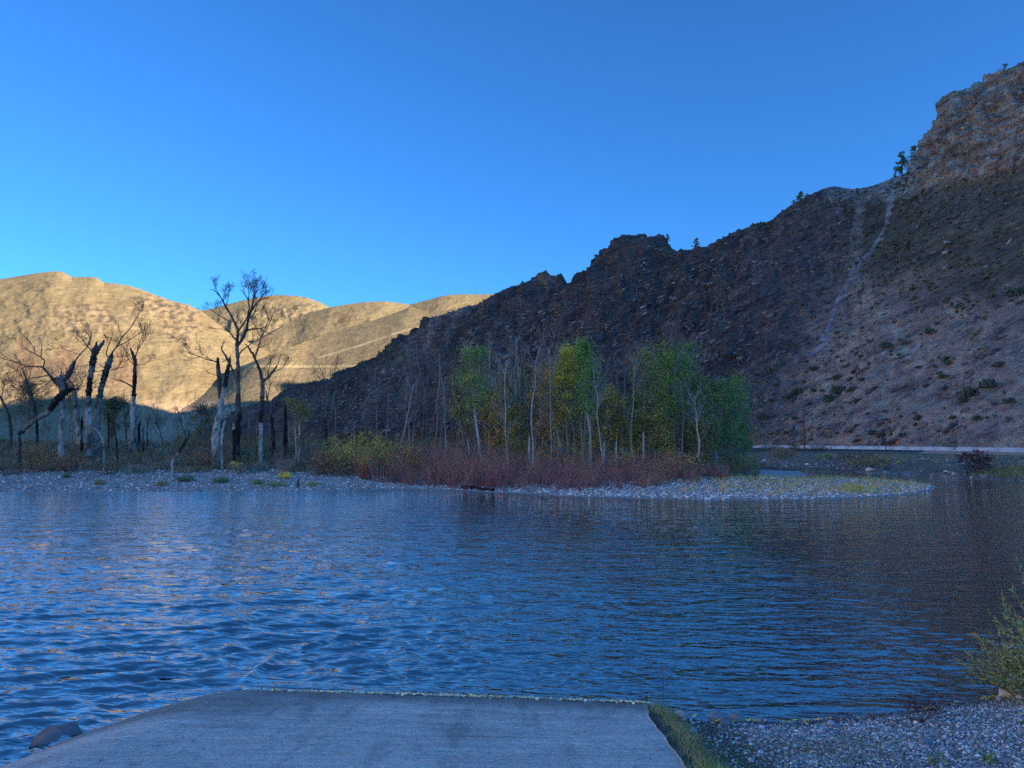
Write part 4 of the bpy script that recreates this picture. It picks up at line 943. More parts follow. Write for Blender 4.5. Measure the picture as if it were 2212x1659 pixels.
leafy_tree('cottonwood', 440, 875, 955, 66, 84, (.05, .07, .03), (.08, .08, .035), 'dim green tree behind the snags, left of the tallest bare tree', shape='round', sparse=.3)
leafy_tree('cottonwood', 150, 800, 900, 110, 74, (.065, .07, .035), (.05, .06, .03), 'sparse green-leaved tree behind the wide-forked dead tree', shape='round', sparse=.72)
leafy_tree('cottonwood', 60, 830, 925, 110, 74, (.065, .07, .035), (.05, .06, .03), 'sparse green-leaved tree at the far left of the frame', shape='round', sparse=.72)
leafy_tree('cottonwood', 245, 862, 945, 80, 80, (.05, .065, .03), (.07, .075, .03), 'dull green tree behind the leaning grey trunk', shape='round', sparse=.15)

fill = [(1010, 800, 940, 60, 66, GRN, YGR), (1080, 850, 985, 60, 63, ORG, YGR), (1150, 850, 985, 56, 64, ORG, YEL), (1250, 860, 985, 60, 63, YGR, ORG), (1290, 870, 985, 56, 64, ORG, YEL), (1345, 860, 985, 60, 66, GRN, YEL), (1380, 870, 995, 60, 62, GRN, YGR), (1480, 810, 985, 70, 66, GRN, DGR), (1575, 870, 1005, 60, 63, DGR, GRN), (1120, 880, 990, 60, 62, GRN, YGR), (1440, 880, 1000, 70, 60, GRN, YGR), (1520, 900, 1010, 80, 59, DGR, GRN), (1410, 790, 900, 50, 67, YGR, GRN), (1190, 800, 930, 50, 67, YEL, YGR)]
for x_, yt_, yb_, w_, Y_, a_, b__ in fill:
    leafy_tree('cottonwood_sapling', x_, yt_, yb_, w_, Y_, a_, b__, 'slim young cottonwood filling the gaps low in the leafy grove', shape='column', sparse=.5, lean=rng.normal() * .03, group='young cottonwoods filling the grove')

# ---------- shrubs ----------
def shrub(name, px, Y, w, h, c0, c1, label, cat='shrub', group=None, n=260, stem=(.12, .07, .06), leafs=.06, z=None, col=None):
    b = gpt(px, Y) if z is None else np.array([px_at(px, Y), Y, z])
    root = empty(name, b, label, cat, group)
    mb = MB(); a = rng.uniform(0, 6.28, 26); r = np.sqrt(rng.random(26)) * w * .18
    for i in range(26):
        d = np.array([np.cos(a[i]), np.sin(a[i]), 0]) * rng.uniform(.1, .8) * w / h + np.array([0, 0, 1.])
        branch(mb, (np.cos(a[i]) * r[i], np.sin(a[i]) * r[i], -.05), d, h * rng.uniform(.5, .95), .014, 1, np.array(stem), up=.05, wob=.12, kids=(2, 3), k=3)
    mb.build('stems', M_wood, root)
    P = rng.normal(size=(n, 3)); P /= np.linalg.norm(P, axis=1)[:, None]; P *= rng.random((n, 1)) ** .45
    lump = 1 + .25 * pn(P[:, 0] * 2.2 + px, P[:, 1] * 2.2, P[:, 2] * 2.2)
    P = P * lump[:, None] * 1.1 * np.array([w / 2, w / 2.4, h / 2.1]) + np.array([0, 0, h * .54])
    mb = MB(); leaf_quads(mb, P, leafs, c0, c1, .8, n=5, spread=.07)
    mb.build('foliage', M_leaf, root)
    return root
for i, (x, y, w, h, a, b_, lb) in enumerate([(745, 60, 2.3, 2.9, (.30, .22, .04), (.22, .19, .04), 'yellow willow shrub at the left of the yellow row'),
    (790, 63, 3.0, 3.5, (.24, .20, .04), (.16, .16, .04), 'tall olive-yellow willow shrub in the middle of the yellow row'),
    (822, 61, 2.4, 3.2, (.34, .26, .035), (.22, .21, .04), 'brightest yellow willow shrub with a pointed top'),
    (860, 63, 2.2, 2.6, (.36, .25, .04), (.3, .2, .05), 'rust-yellow willow shrub at the right of the yellow row'),
    (722, 62, 2.2, 2.9, (.34, .25, .04), (.26, .2, .05), 'golden willow shrub second from the left in the yellow row'), (768, 62, 2.2, 2.7, (.40, .28, .04), (.3, .22, .05), 'amber willow shrub between the two left-hand yellow ones'), (884, 60, 2.2, 2.6, (.32, .2, .05), (.26, .15, .05), 'rusty gold willow shrub ending the yellow row on the right'),
    (700, 60, 2.4, 2.0, (.22, .12, .05), (.18, .12, .05), 'brown low willow shrub left of the yellow row'),
    (90, 60, 2.6, 2.3, (.25, .15, .05), (.16, .10, .04), 'rust-orange bush at far left below the leafy branches'),
    (158, 60, 2.3, 1.8, (.22, .12, .05), (.13, .08, .04), 'rusty brown bush below the wide-forked tree'),
    (440, 62, 3.0, 1.8, (.20, .10, .06), (.14, .09, .05), 'russet bush left of the tallest bare tree'),
    (1592, 62, 3.3, 2.4, (.10, .12, .04), (.17, .13, .04), 'large olive bush at the right tip of the grove'),
    (1455, 55, 3.0, 1.9, (.30, .17, .08), (.2, .12, .06), 'orange-brown willow bush before the dark green trees'),
    (1490, 56, 2.4, 1.7, (.32, .20, .08), (.22, .14, .06), 'tan-orange bush left of the large olive bush'),
    (1350, 58, 2.4, 2.2, (.30, .26, .05), (.2, .2, .04), 'yellow-green bush under the thin gold-leaved tree'),
    (1240, 60, 2.4, 2.3, (.12, .18, .04), (.28, .2, .04), 'green bush under the tall yellow-green tree'),
    (1180, 60, 2.2, 2.3, (.42, .24, .04), (.25, .16, .05), 'orange bush at the foot of the orange-yellow cottonwood'),
    (20, 58, 3.5, 1.3, (.09, .07, .045), (.13, .09, .05), 'dull brown bush at the left edge of the bank'),
    (240, 58, 2.6, 1.5, (.075, .085, .05), (.11, .1, .055), 'dull grey-green bush above the driftwood log')]):
    shrub('willow_shrub', x, y, w, h, a, b_, lb, n=int(170 * w * h / 4))
for i, (px, py, w, h, c0, c1, lb) in enumerate([(405, 1040, 1.5, .42, (.05,.10,.04),(.07,.11,.05), 'wide dark green tuft on the grey gravel, left of the yellow ones'),
    (512, 1030, 1.1, .62, (.55,.36,.10),(.4,.22,.08), 'straw-orange bush on the gravel bar'), (618, 1035, 1.1, .5, (.48,.36,.04),(.35,.30,.05), 'bright yellow clump on the gravel bar'),
    (150, 1036, .6, .35, (.05,.11,.04),(.06,.12,.04), 'small green tuft near the left end of the gravel'), (12, 1022, .7, .6, (.04,.10,.04),(.05,.12,.04), 'dark green weed at the left picture edge'),
    (70, 1018, .9, .4, (.05,.10,.04),(.06,.12,.04), 'green weed patch left of the small tuft'), (188, 1024, .5, .45, (.04,.09,.04),(.05,.12,.04), 'small upright green weed above the gravel'),
    (265, 1030, .6, .35, (.05,.10,.04),(.06,.12,.04), 'round green weed on the middle gravel'), (310, 1026, 1.1, .42, (.05,.09,.05),(.06,.12,.04), 'grey-green weed pair by the dull red brush'),
    (235, 1010, 2.4, .7, (.16,.05,.05),(.1,.05,.05), 'dull red low brush on the upper gravel'), (222, 1046, .9, .22, (.2,.18,.08),(.13,.15,.06), 'flat olive clump close to the waterline'),
    (357, 1046, .9, .22, (.2,.18,.08),(.13,.15,.06), 'flat olive clump in front of the wide dark green tuft'), (560, 1046, .9, .3, (.09,.13,.05),(.13,.15,.06), 'green clump left of the upright stub'),
    (600, 1048, 1.5, .26, (.16,.17,.07),(.13,.15,.06), 'long low olive clump in front of the yellow one'), (680, 1049, 1.2, .26, (.2,.2,.09),(.16,.16,.07), 'straw-green clump right of the upright stub'),
    (605, 1018, .4, .4, (.04,.12,.04),(.05,.12,.04), 'tiny bright green weed above the yellow clump'), (480, 1042, 1.3, .3, (.06,.10,.05),(.06,.12,.04), 'green clump at the foot of the straw-orange bush')]):
    P = gnd(px, py, .45); Yq = P[1]
    for it in range(12):
        z = far_zs(px_at(px, Yq), Yq); Yq = Yq + .7 * (gnd(px, py, max(z, 0))[1] - Yq)
    shrub('gravel_weed', px, Yq, w, h, c0, c1, lb, 'weed', n=int(110 * w), leafs=.05)
# two lone reddish willow clumps on the gravel
for px, py, w, h, lb in [(790, 1035, 1.5, 2.5, 'lone red-stemmed willow clump standing forward on the gravel'), (843, 1030, 1.3, 1.9, 'smaller straw-topped willow clump right of the lone red one')]:
    Yq = 54.0
    for it in range(20): Yq = Yq + .5 * (gnd(px, py, min(max(far_zs(px_at(px, Yq), Yq), 0), 2))[1] - Yq)
    b = gpt(px, Yq); root = empty('willow_clump', b, lb, 'shrub')
    mb = MB(); n = 330; r = rng.normal(size=(n, 2)) * .13; blades(mb, np.concatenate([r, np.full((n, 1), -.05)], 1), h, .009, (.22, .05, .05), (.14, .04, .05), lean=.26, seg=3, tipc=(.30, .22, .07))
    mb.build('stems', M_leaf, root)
    mb = MB(); P = rng.normal(size=(260, 3)) * [w * .25, w * .25, h * .16] + [0, 0, h * .72]; leaf_quads(mb, P, .05, (.35, .27, .05), (.3, .12, .06), .5, n=2, spread=.05); mb.build('foliage', M_leaf, root)

# ---------- thickets and grass nobody could count ----------
def scatter_far(n, pxr, Yr, keep):
    px = rng.uniform(*pxr, n); Y = rng.uniform(*Yr, n); x = px_at(px, Y); z = far_z(x, Y); k = keep(px, Y, x, z) & (z > .02)
    return np.stack([x, Y, z], -1)[k], px[k]
mb = MB()
front = lambda px: np.interp(px, [585, 700, 860, 1000, 1300, 1440, 1560], [57.5, 57, 55, 51, 48.0, 49.5, 53.5])
P, p = scatter_far(34000, (585, 1570), (47, 67), lambda px, Y, x, z: (fbm(x / 1.3, Y / 1.6, 5, 3) > -.06 + .22 * sst(900, 700, px) + .5 * sst(2.2, -1.5, Y - front(px)) ) & (Y > front(px) - 1.8 + 1.6 * pn(x / 1.2, 2, 1)))
fr_ = P[:, 1] - front(p)
hh = np.interp(fr_, [-2, 0, 3, 8, 14], [.5, 1.0, 1.8, 2.3, 2.0]) * (.85 + .9 * fbm(P[:, 0] / 1.6, P[:, 1] / 1.6, 2, 3)) * np.interp(p, [585, 700, 860, 1060, 1180, 1400, 1560], [.95, 1.15, 1.5, 1.45, 1.1, 1.0, .7]) * rng.uniform(.45, 1.15, len(P)) ** .8
m = len(P); nz = fbm(P[:, 0] / 2.2, P[:, 1] / 2.2, 8, 3) * 4 + rng.normal(size=m) * .7 + 1.6
grp = np.clip(np.round(nz), 0, 3).astype(int)
for g0, q in enumerate([(.17, .055, .065), (.20, .065, .08), (.19, .08, .07), (.25, .14, .08)]):
    k = grp == g0; lf = k & (rng.random(m) < sst(900, 760, p))
    kk = k & ~lf
    blades(mb, P[kk], 1, .011, np.array(q) * .9, np.array(q) * .6, lean=.33, seg=2, tipc=np.array(q) * .7 + np.array((.13, .09, .05)), ht=hh[kk])
    if lf.any(): blades(mb, P[lf], 1, .012, (.15, .12, .10), (.11, .08, .07), lean=.28, seg=2, tipc=(.18, .12, .09), ht=hh[lf])
kq = rng.random(m) < .8; tq = P[kq] + np.stack([rng.normal(size=kq.sum()) * .25, rng.normal(size=kq.sum()) * .25, hh[kq] * rng.uniform(.45, .95, kq.sum())], 1)
leaf_quads(mb, tq, .055, (.19, .075, .08), (.26, .15, .085), .28, n=2, spread=.10)
o = mb.build('willow_thicket', M_leaf); tag(o, 'dense band of thin red willow stems along the gravel bar', 'thicket', kind='stuff')
mb = MB()
P, p = scatter_far(26000, (380, 1640), (62, 118), lambda px, Y, x, z: (fbm(x / 3, Y / 4, 15, 3) > -.05) & ~inside(x, Y, FARB))
nz = np.clip(np.round(fbm(P[:, 0] / 4, P[:, 1] / 5, 18, 3) * 4 + rng.normal(size=len(P)) * .6 + 1.5), 0, 3)
hb = rng.uniform(.5, 1.5, len(P)) * (1 + .9 * fbm(P[:, 0] / 3, P[:, 1] / 3, 12, 3)) * np.interp(P[:, 1], [60, 110], [1, 1.35])
for g0, q in enumerate([(.10, .085, .07), (.13, .10, .06), (.09, .10, .05), (.20, .15, .06)]):
    k = nz == g0; blades(mb, P[k], 1, .017, q, np.array(q) * .6, lean=.35, seg=2, ht=hb[k])
o = mb.build('undergrowth', M_leaf); tag(o, 'brown leafless undergrowth between the tree trunks', 'undergrowth', kind='stuff')
mb = MB()
P, p = scatter_far(30000, (-60, 800), (55, 72), lambda px, Y, x, z: (z > .95 + .3 * pn(x / 2, Y / 2, 3)) & (fbm(x / 1.6, Y / 1.6, 5, 3) > -.25))
h_ = .30 + .6 * np.clip(fbm(P[:, 0] / 3, P[:, 1] / 3, 2, 3) + .3, 0, 1)
for g0, q in enumerate([(.20, .18, .12), (.13, .13, .07), (.19, .12, .08), (.27, .25, .19)]):
    k = (fbm(P[:, 0] / 2.4, P[:, 1] / 2.4, 7, 2) * 3 + rng.normal(size=len(P)) * .5 + 1.5).round().clip(0, 3) == g0
    if k.any(): blades(mb, P[k], 1, .02, q, np.array(q) * .7, lean=.3, seg=2, ht=h_[k])
o = mb.build('bank_grass', M_leaf); tag(o, 'dull brown and grey grass covering the left bank', 'grass', kind='stuff')
# straw grass at the tip of the bar
mb = MB()
P, p = scatter_far(15000, (1440, 2020), (42, 64), lambda px, Y, x, z: (fbm(x / 1.3, Y / .8, 5, 3) > np.interp(px, [1440, 1600, 1900, 2000], [.16, .02, -.02, .05]) + .25 * sst(47, 44, Y)))
k = rng.random(len(P)) < .5
blades(mb, P[k], .38, .012, (.46, .34, .13), (.30, .26, .08), lean=.3, seg=1); blades(mb, P[~k], .28, .012, (.30, .15, .08), (.26, .22, .09), lean=.3, seg=1)
P2, _ = scatter_far(5200, (1760, 1920), (44.5, 52.5), lambda px, Y, x, z: np.exp(-((px - 1845) / 26) ** 2 - ((Y - 48.6) / 1.3) ** 2) * (.6 + fbm(x * 1.5, Y * 1.5, 2, 2)) > rng.random(len(px))); blades(mb, P2, .55, .012, (.34, .29, .08), (.27, .24, .08), lean=.3, seg=2)
o = mb.build('bar_grass', M_leaf); tag(o, 'straw-coloured grass along the tip of the gravel bar', 'grass', kind='stuff')
# cobbles of the bar and of the far bank
mb = MB()
P, p = scatter_far(52000, (-60, 2035), (42, 72), lambda px, Y, x, z: (z < .95 + .25 * pn(x / 2, Y / 2, 3)) & (rng.random(len(px)) < np.interp(Y, [42, 50, 72], [1, .9, .35])))
s = .035 + .085 * rng.random(len(P)) ** 2.2; cols = np.interp(p, [0, 900, 1200], [.68, .8, 1.0])[:, None] * np.array((.50, .46, .42)) * np.exp(rng.normal(size=(len(P), 1)) * .42) * (1 + .06 * rng.normal(size=(len(P), 3)))
st_ = P.copy(); st_[:, 2] += s * .2; stones(mb, st_, s, .5, cols=cols)
o = mb.build('bar_cobbles', M_stone); tag(o, 'pale grey cobbles covering the gravel bar', 'cobbles', kind='stuff')
mb = MB()
P, p = scatter_far(9000, (1500, 2300), (60, 125), lambda px, Y, x, z: inside(x, Y, FARB) & (z < 1.25) & (rng.random(len(px)) < np.where(z < .5, 1, .3)))
s = .08 + .28 * rng.random(len(P)) ** 3; stones(mb, P, s, .6, (.22, .195, .17), .5)
o = mb.build('bank_rocks', M_stone); tag(o, 'dark riprap rocks along the far bank below the road', 'rocks', kind='stuff')
mb = MB()
P, p = scatter_far(16000, (1560, 2300), (60, 150), lambda px, Y, x, z: inside(x, Y, FARB) & (z > .35) & (fbm(x / 4, Y / 6, 5, 3) > -.02) & (Y < np.interp(x, [36, 66], [150, 108])))
k = rng.random(len(P)) < .5
blades(mb, P[k], .32, .03, (.17, .14, .08), (.11, .11, .06), lean=.35, seg=1); blades(mb, P[~k], .28, .03, (.12, .12, .055), (.2, .16, .09), lean=.35, seg=1)
o = mb.build('far_bank_grass', M_leaf); tag(o, 'thin dry grass over the bank below the road', 'grass', kind='stuff')
mb = MB(); P, p = scatter_far(2600, (2090, 2260), (61, 70), lambda px, Y, x, z: inside(x, Y, FARB) & (z > .1)); blades(mb, P, .4, .02, (.12, .14, .045), (.16, .15, .06), lean=.3, seg=1)
o = mb.build('green_bank_grass', M_leaf); tag(o, 'brighter green grass at the water below the dark maroon bush', 'grass', kind='stuff')
# far-bank individual shrubs
for px, Y, w, h, a, b_, lb in [(2102, 70, 3.0, 2.15, (.045, .016, .02), (.03, .012, .016), 'round dark maroon bush on the bank below the road'),
    (1850, 88, 5.0, 1.5, (.09, .05, .05), (.07, .06, .05), 'low dull purple bush on the bank left of the sign'), (1880, 84, 6.5, 1.3, (.17, .14, .06), (.12, .12, .05), 'wide olive-tan bush in front of the dull purple one'),
    (1715, 150, 2.6, 1.7, (.04, .055, .035), (.06, .07, .04), 'dark green bush beside the utility pole'), (1765, 150, 5.0, 1.2, (.06, .065, .045), (.07, .075, .05), 'low sage bush right of the utility pole'), (1665, 160, 5.5, 1.4, (.07, .075, .05), (.09, .08, .05), 'wide sage bush left of the utility pole'), (1690, 112, 4.5, 1.6, (.13, .10, .05), (.16, .12, .06), 'tan bush just above the river bend'), (1780, 100, 2.4, .8, (.15, .17, .05), (.12, .14, .05), 'small green clump on the far waterline')]:
    shrub('bank_bush', px, Y, w, h, a, b_, lb, n=int(150 * w * h / 3), leafs=.09)
# ================= road, barriers, pole, sign =================
def road_Y(px): return np.interp(px, [1560, 1619, 1815, 2039, 2212, 2500, 3200], [262, 246, 200, 157, 135, 112, 85])
rp = np.linspace(1560, 3200, 90); bx = px_at(rp, road_Y(rp)); by = road_Y(rp)
tdir = np.stack([np.gradient(bx), np.gradient(by)], 1); tdir /= np.linalg.norm(tdir, axis=1)[:, None]; nrm = np.stack([tdir[:, 1], -tdir[:, 0]], 1); nrm *= np.sign(-nrm[:, 1])[:, None]
rows = [np.stack([bx + nrm[:, 0] * d, by + nrm[:, 1] * d, np.full(len(bx), z)], 1) for d, z in ((-6, 1.40), (0, 1.40), (11, 1.395), (12, 1.2))]
M_asph = mat('asphalt', _vc(2, .85, 1.1, .85))
o = link_mesh('road', np.stack(rows).reshape(-1, 3), grid_faces(4, len(bx)), M_asph, col=np.tile([.075, .072, .07], (4 * len(bx), 1))); tag(o, kind='structure')
prof_ = [(-.31, 0), (-.31, .08), (-.13, .33), (-.08, .81), (.08, .81), (.13, .33), (.31, .08), (.31, 0)]
def barrier_mesh(L):
    V = []; 
    for x in (-L / 2, L / 2):
        for y, z in prof_: V.append((x, y, z))
    n = len(prof_); F4 = [[i, (i + 1) % n, (i + 1) % n + n, i + n] for i in range(n)]
    mb = MB(); mb.add(V, F4, (.85, .87, .86))
    mb.F[4].append(np.array([[0, 1, 2, 5], [0, 5, 6, 7], [2, 3, 4, 5], [8, 13, 10, 9], [8, 15, 14, 13], [10, 13, 12, 11]]) ); return mb
Lb = 6.1; seg = barrier_mesh(Lb - .06).build('road_barrier', M_paint)
tag(seg, 'pale concrete barrier section in the row along the road foot of the mountain', 'barrier', 'concrete road barrier sections')
ss = np.concatenate([[0], np.cumsum(np.hypot(np.diff(bx), np.diff(by)))])
k = 0; d = 3.0; first = True
while True:
    x = np.interp(d, ss, bx); y = np.interp(d, ss, by); pxx = 1106 + FOC * x / y
    if pxx > 2290 or d > ss[-1]: break
    tx = np.interp(d + 1, ss, bx) - np.interp(d - 1, ss, bx); ty = np.interp(d + 1, ss, by) - np.interp(d - 1, ss, by)
    o = seg if first else seg.copy()
    if not first: COL.objects.link(o)
    first = False; o.location = (x, y, 1.39 + rng.normal() * .008); o.rotation_euler = (0, 0, math.atan2(ty, tx) + rng.normal() * .006)
    d += Lb
# low roadside wall on the river side
wp = np.linspace(1975, 2300, 30); wY = np.interp(wp, [1975, 2040, 2212, 2300], [132, 124, 110, 104]); wx_ = px_at(wp, wY)
mb = MB(); top_ = np.interp(wp, [1975, 2000, 2300], [1.25, 1.74, 1.76])
V = np.concatenate([np.stack([wx_, wY, np.full(30, .9)], 1), np.stack([wx_, wY, top_], 1), np.stack([wx_ + .1, wY + .3, top_], 1), np.stack([wx_ + .1, wY + .3, np.full(30, .9)], 1)])
mb.add(V, grid_faces(4, 30), (.40, .38, .35)); o = mb.build('roadside_wall', M_paint); tag(o, 'low plain concrete wall on the river side of the road at right', 'wall')
# utility pole
Yp = 166.0; b = at(1738, 974, Yp); b[2] = 1.3
root = empty('utility_pole', b, 'tall reddish-brown wooden utility pole with crossarm beside the road', 'utility pole')
mb = MB(); mb.tube([(0, 0, -.2), (0.02, 0, 5), (0, 0, 9.9)], [.19, .16, .13], k=10, c=(.22, .085, .045)); mb.build('pole', M_wood, root)
mb = MB(); mb.box((-1.35, -.16, 8.35), (1.35, -.04, 8.5), (.30, .27, .25)); mb.build('crossarm', M_wood, root)
mb = MB(); mb.box((-.8, -.16, 9.05), (.8, -.04, 9.17), (.30, .27, .25)); mb.build('crossarm', M_wood, root)
for x, z in [(-1.2, 8.5), (-.55, 8.5), (.55, 8.5), (1.2, 8.5), (-.7, 9.17), (.7, 9.17)]:
    mb = MB(); mb.tube([(x, -.1, z), (x, -.1, z + .1), (x, -.1, z + .22)], [.035, .06, .03], k=7, c=(.5, .5, .48)); mb.build('insulator', M_paint, root)
for i, (dx, z) in enumerate([(-1.2, 8.74), (1.2, 8.74), (0.7, 9.4)]):
    mb = MB(); P0 = np.array([b[0] + dx, Yp - .1, b[2] + z]); P1 = P0 + np.array([70, -95, 1.0]); t = np.linspace(0, 1, 16)[:, None]
    mb.tube(P0 + (P1 - P0) * t - np.array([0, 0, 1]) * 6 * t * (1 - t), .008, k=3, c=(.1, .1, .1)); o = mb.build('power_line', M_paint); tag(o, ['lowest thin cable running right from the left end of the pole crossarm', 'thin cable running right from the right end of the pole crossarm', 'upper thin cable running right from the top crossarm'][i], 'cable', 'power lines from the utility pole')
# road sign seen edge-on
b = at(1914, 979, 131.0); root = empty('road_sign', b, 'dark road sign seen from behind on a thin post beside the road', 'sign')
mb = MB(); mb.box((-.06, -.06, -.4), (.06, .06, 2.6), (.13, .11, .10)); mb.build('post', M_wood, root)
mb = MB(); mb.box((-.75, .062, 1.3), (.05, .085, 2.5), (.10, .11, .14)); mb.build('sign_panel', M_paint, root)

# ================= mountain plants =================
F_ = MT[:500]; PXm, PYm = proj(F_)
def on_mtn(px, py):
    d = (PXm - px) ** 2 + (PYm - py) ** 2; i = np.unravel_index(np.argmin(d + 1e9 * (F_[..., 1] < 1)), d.shape); return F_[i]
# sagebrush all over the upper slopes
vis = (PXm > 600) & (PXm < 2260) & (PYm > 60)
ii = np.argwhere(vis); sel = ii[rng.integers(0, len(ii), 60000)]
Q = F_[sel[:, 0], sel[:, 1]]; q1, q2 = PXm[sel[:, 0], sel[:, 1]], PYm[sel[:, 0], sel[:, 1]]
dn = fbm(q1 / 60, q2 / 40, 4, 3); topd = q2 - np.interp(q1, sk[:, 0], sk[:, 1])
up = sst(1740, 1860, q1) * (1 - sst(560, 760, q2 - (q1 - 2000) * .2)) * sst(0, 12, topd)
cliff = sst(1965, 1995, q1) * (1 - sst(-12, 10, q2 - np.interp(q1, [1965, 2020, 2060, 2110, 2160, 2212, 2400], [415, 402, 384, 388, 372, 352, 300])))
dens = .06 + .62 * up * (.6 + dn) + .16 * (dn > .05) + .2 * sst(40, 0, topd) 
dens *= (1 - .93 * cliff) * (1 - .9 * seg_mask(q1, q2, [(1925, 425, 11), (1880, 545, 8), (1828, 620, 9), (1752, 770, 12)], 1.2))
keep = rng.random(len(Q)) < dens * .32; Q = Q[keep]; 
m = len(Q); rad = rng.uniform(.35, 1.05, m) * np.where(rng.random(m) < .05, 1.7, 1)
cen = np.repeat(Q, 9, 0); rr_ = np.repeat(rad, 9); P = rng.normal(size=cen.shape); P /= np.linalg.norm(P, axis=1)[:, None]; P[:, 2] = np.abs(P[:, 2]) * .75
P = cen + P * rr_[:, None] * .62 + np.array([0, 0, .1])
mb = MB(); a = rng.normal(size=P.shape); a /= np.linalg.norm(a, axis=1)[:, None]; b2 = np.cross(a, rng.normal(size=P.shape)); b2 /= np.linalg.norm(b2, axis=1)[:, None]; s = (rr_ * .55)[:, None]
V = np.stack([P - a * s, P + b2 * s, P + a * s, P - b2 * s], 1).reshape(-1, 3); cc = np.repeat(rng.uniform(.6, 1.3, (m, 1)), 9, 0) * np.array((.058, .066, .042)); mb.add(V, np.arange(len(V)).reshape(-1, 4), np.repeat(cc, 4, 0))
o = mb.build('sagebrush', M_leaf); tag(o, 'dark sagebrush dotted over the shaded mountain slope', 'sagebrush', kind='stuff')
# larger dark shrubs one can tell apart on the lower slope
def mbush(px, py, w, label, group=None, c=(.035, .05, .035)):
    p = on_mtn(px, py); root = empty('slope_shrub', p, label, 'shrub', group); R_ = w / 2 * p[1] / FOC
    n = 150; P = rng.normal(size=(n, 3)); P /= np.linalg.norm(P, axis=1)[:, None]; P *= rng.random((n, 1)) ** .4 * R_; P[:, 2] = np.abs(P[:, 2]) * .9
    P *= (1 + .3 * pn(P[:, 0] / R_ * 2 + px, P[:, 1] / R_ * 2, P[:, 2] / R_ * 2))[:, None]
    mb = MB(); leaf_quads(mb, P, R_ * .17, c, np.array(c) * 1.5, .9, n=3, spread=R_ * .08); mb.build('foliage', M_leaf, root)
    mb = MB(); 
    for k in range(6): mb.tube([(0, 0, -.3), rng.normal(size=3) * [R_ * .3, R_ * .3, 0] + [0, 0, R_ * .7]], [.06, .02], k=4, c=DKW, cap=False)
    mb.build('stems', M_wood, root)
named = {0: 'largest round dark shrub high on the slope at the right edge', 1: 'round dark shrub left of the utility pole near the road', 2: 'lowest of the joined dark shrubs right of the utility pole'}
for i, (px, py, w) in enumerate([(2192, 638, 40), (1650, 903, 26), (1792, 865, 30), (1815, 850, 36), (1805, 840, 20), (1702, 862, 24), (1722, 852, 30), (1718, 905, 16), (1757, 800, 22), (1810, 818, 24), (1845, 806, 16), (1862, 822, 16), (1738, 828, 12), (1838, 820, 14), (1760, 845, 10), (1775, 845, 12), (1840, 845, 22), (1886, 938, 22), (1905, 945, 24), (1950, 942, 20), (1666, 866, 16), (2035, 818, 22), (2100, 855, 40), (2135, 838, 40), (2080, 870, 24), (2010, 720, 30), (1850, 870, 14), (1925, 1000 - 60, 12), (1985, 905, 22), (1915, 750, 28), (1985, 795, 14), (2155, 790, 24), (1810, 720, 14), (1676, 936 - 40, 8), (2180, 870, 28), (2110, 905, 22), (2060, 905, 18), (1790, 545 + 110, 12), (1965, 505, 12), (1690, 790, 10), (1345, 892, 20), (1375, 885, 26)]):
    mbush(px, py, w, named.get(i, 'dark rounded juniper-like shrub on the lower mountain slope above the road'), None if i in named else 'dark shrubs on the mountain slope')
# pines on the skyline
def pine(px, py, hpx, wpx, label, Yoff=0, c=(.045, .075, .04), sparse=0, kind='pine_tree'):
    i = np.argmin(np.abs(PXm[-1] - px) + 3 * np.abs(PYm[-1] - py)); p = F_[-1, i].copy(); s = p[1] / FOC; h = hpx * s * 1.25; w = wpx * s * 1.2
    p[0] = px_at(px, 1) * 1; p = at(px, py + 2, F_[-1, i][1]); root = empty(kind, p, label, 'tree')
    mb = MB(); mb.tube([(0, 0, -1.5), (h * .01, 0, h * .5), (0, 0, h * .97)], [h * .03, h * .02, .05], k=6, c=(.09, .06, .045)); mb.build('trunk', M_wood, root)
    mb = MB(); n = int(34 * (1 - sparse)); E = []
    for j in range(n):
        u = rng.uniform(.16, .98); a = rng.uniform(0, 6.28); L = w * .5 * (1.1 - u) ** .6 * rng.uniform(.5, 1.15)
        for t in np.linspace(.25, 1, 6): E.append((np.cos(a) * L * t, np.sin(a) * L * t, h * u + L * t * rng.uniform(.0, .35)))
    E = np.array(E); leaf_quads(mb, E, h * .045, c, np.array(c) * 1.5, .8, n=5, spread=h * .02); mb.build('crown', M_leaf, root)
pine(1948, 378, 44, 34, 'tallest pine on the saddle just left of the cliff')
pine(1977, 358, 38, 30, 'bushy pine tucked against the foot of the cliff')
pine(1934, 385, 14, 8, 'tiny pine left of the tallest saddle pine')
pine(1728, 449, 32, 24, 'largest pine of the small group on the ridge')
pine(1743, 435, 16, 12, 'small pine right of the largest ridge pine')
pine(1715, 452, 18, 12, 'small pine at the left of the ridge group')
pine(1505, 547, 30, 20, 'lone pale pine on the saddle right of the rocky peak', c=(.11, .09, .05), sparse=.3)
pine(1442, 525, 18, 12, 'small tree on the right shoulder of the rocky peak', c=(.10, .10, .07))
pine(1474, 549, 8, 10, 'tiny bush-like pine in the notch beside the rocky peak')
pine(1272, 588, 10, 8, 'tiny pine on the ridge left of the rocky peak')
pine(2170, 152, 14, 26, 'low spreading pine on the cliff top at the right')
# one dark tree on the lit hill
p = hv_[np.argmin(np.hypot(hp[:, 0] - 333, hp[:, 1] - 812))]; root = empty('hillside_bush', p, 'single round dark bush on the sunlit hill above the dirt track', 'shrub')
P = rng.normal(size=(200, 3)); P /= np.linalg.norm(P, axis=1)[:, None]; P = P * [4.2, 4, 2.8] * rng.random((200, 1)) ** .4 + [0, 0, 2.2]; mb = MB(); leaf_quads(mb, P, .7, (.08, .07, .03), (.1, .09, .04), .9, n=3, spread=.3); mb.build('foliage', M_leaf, root)

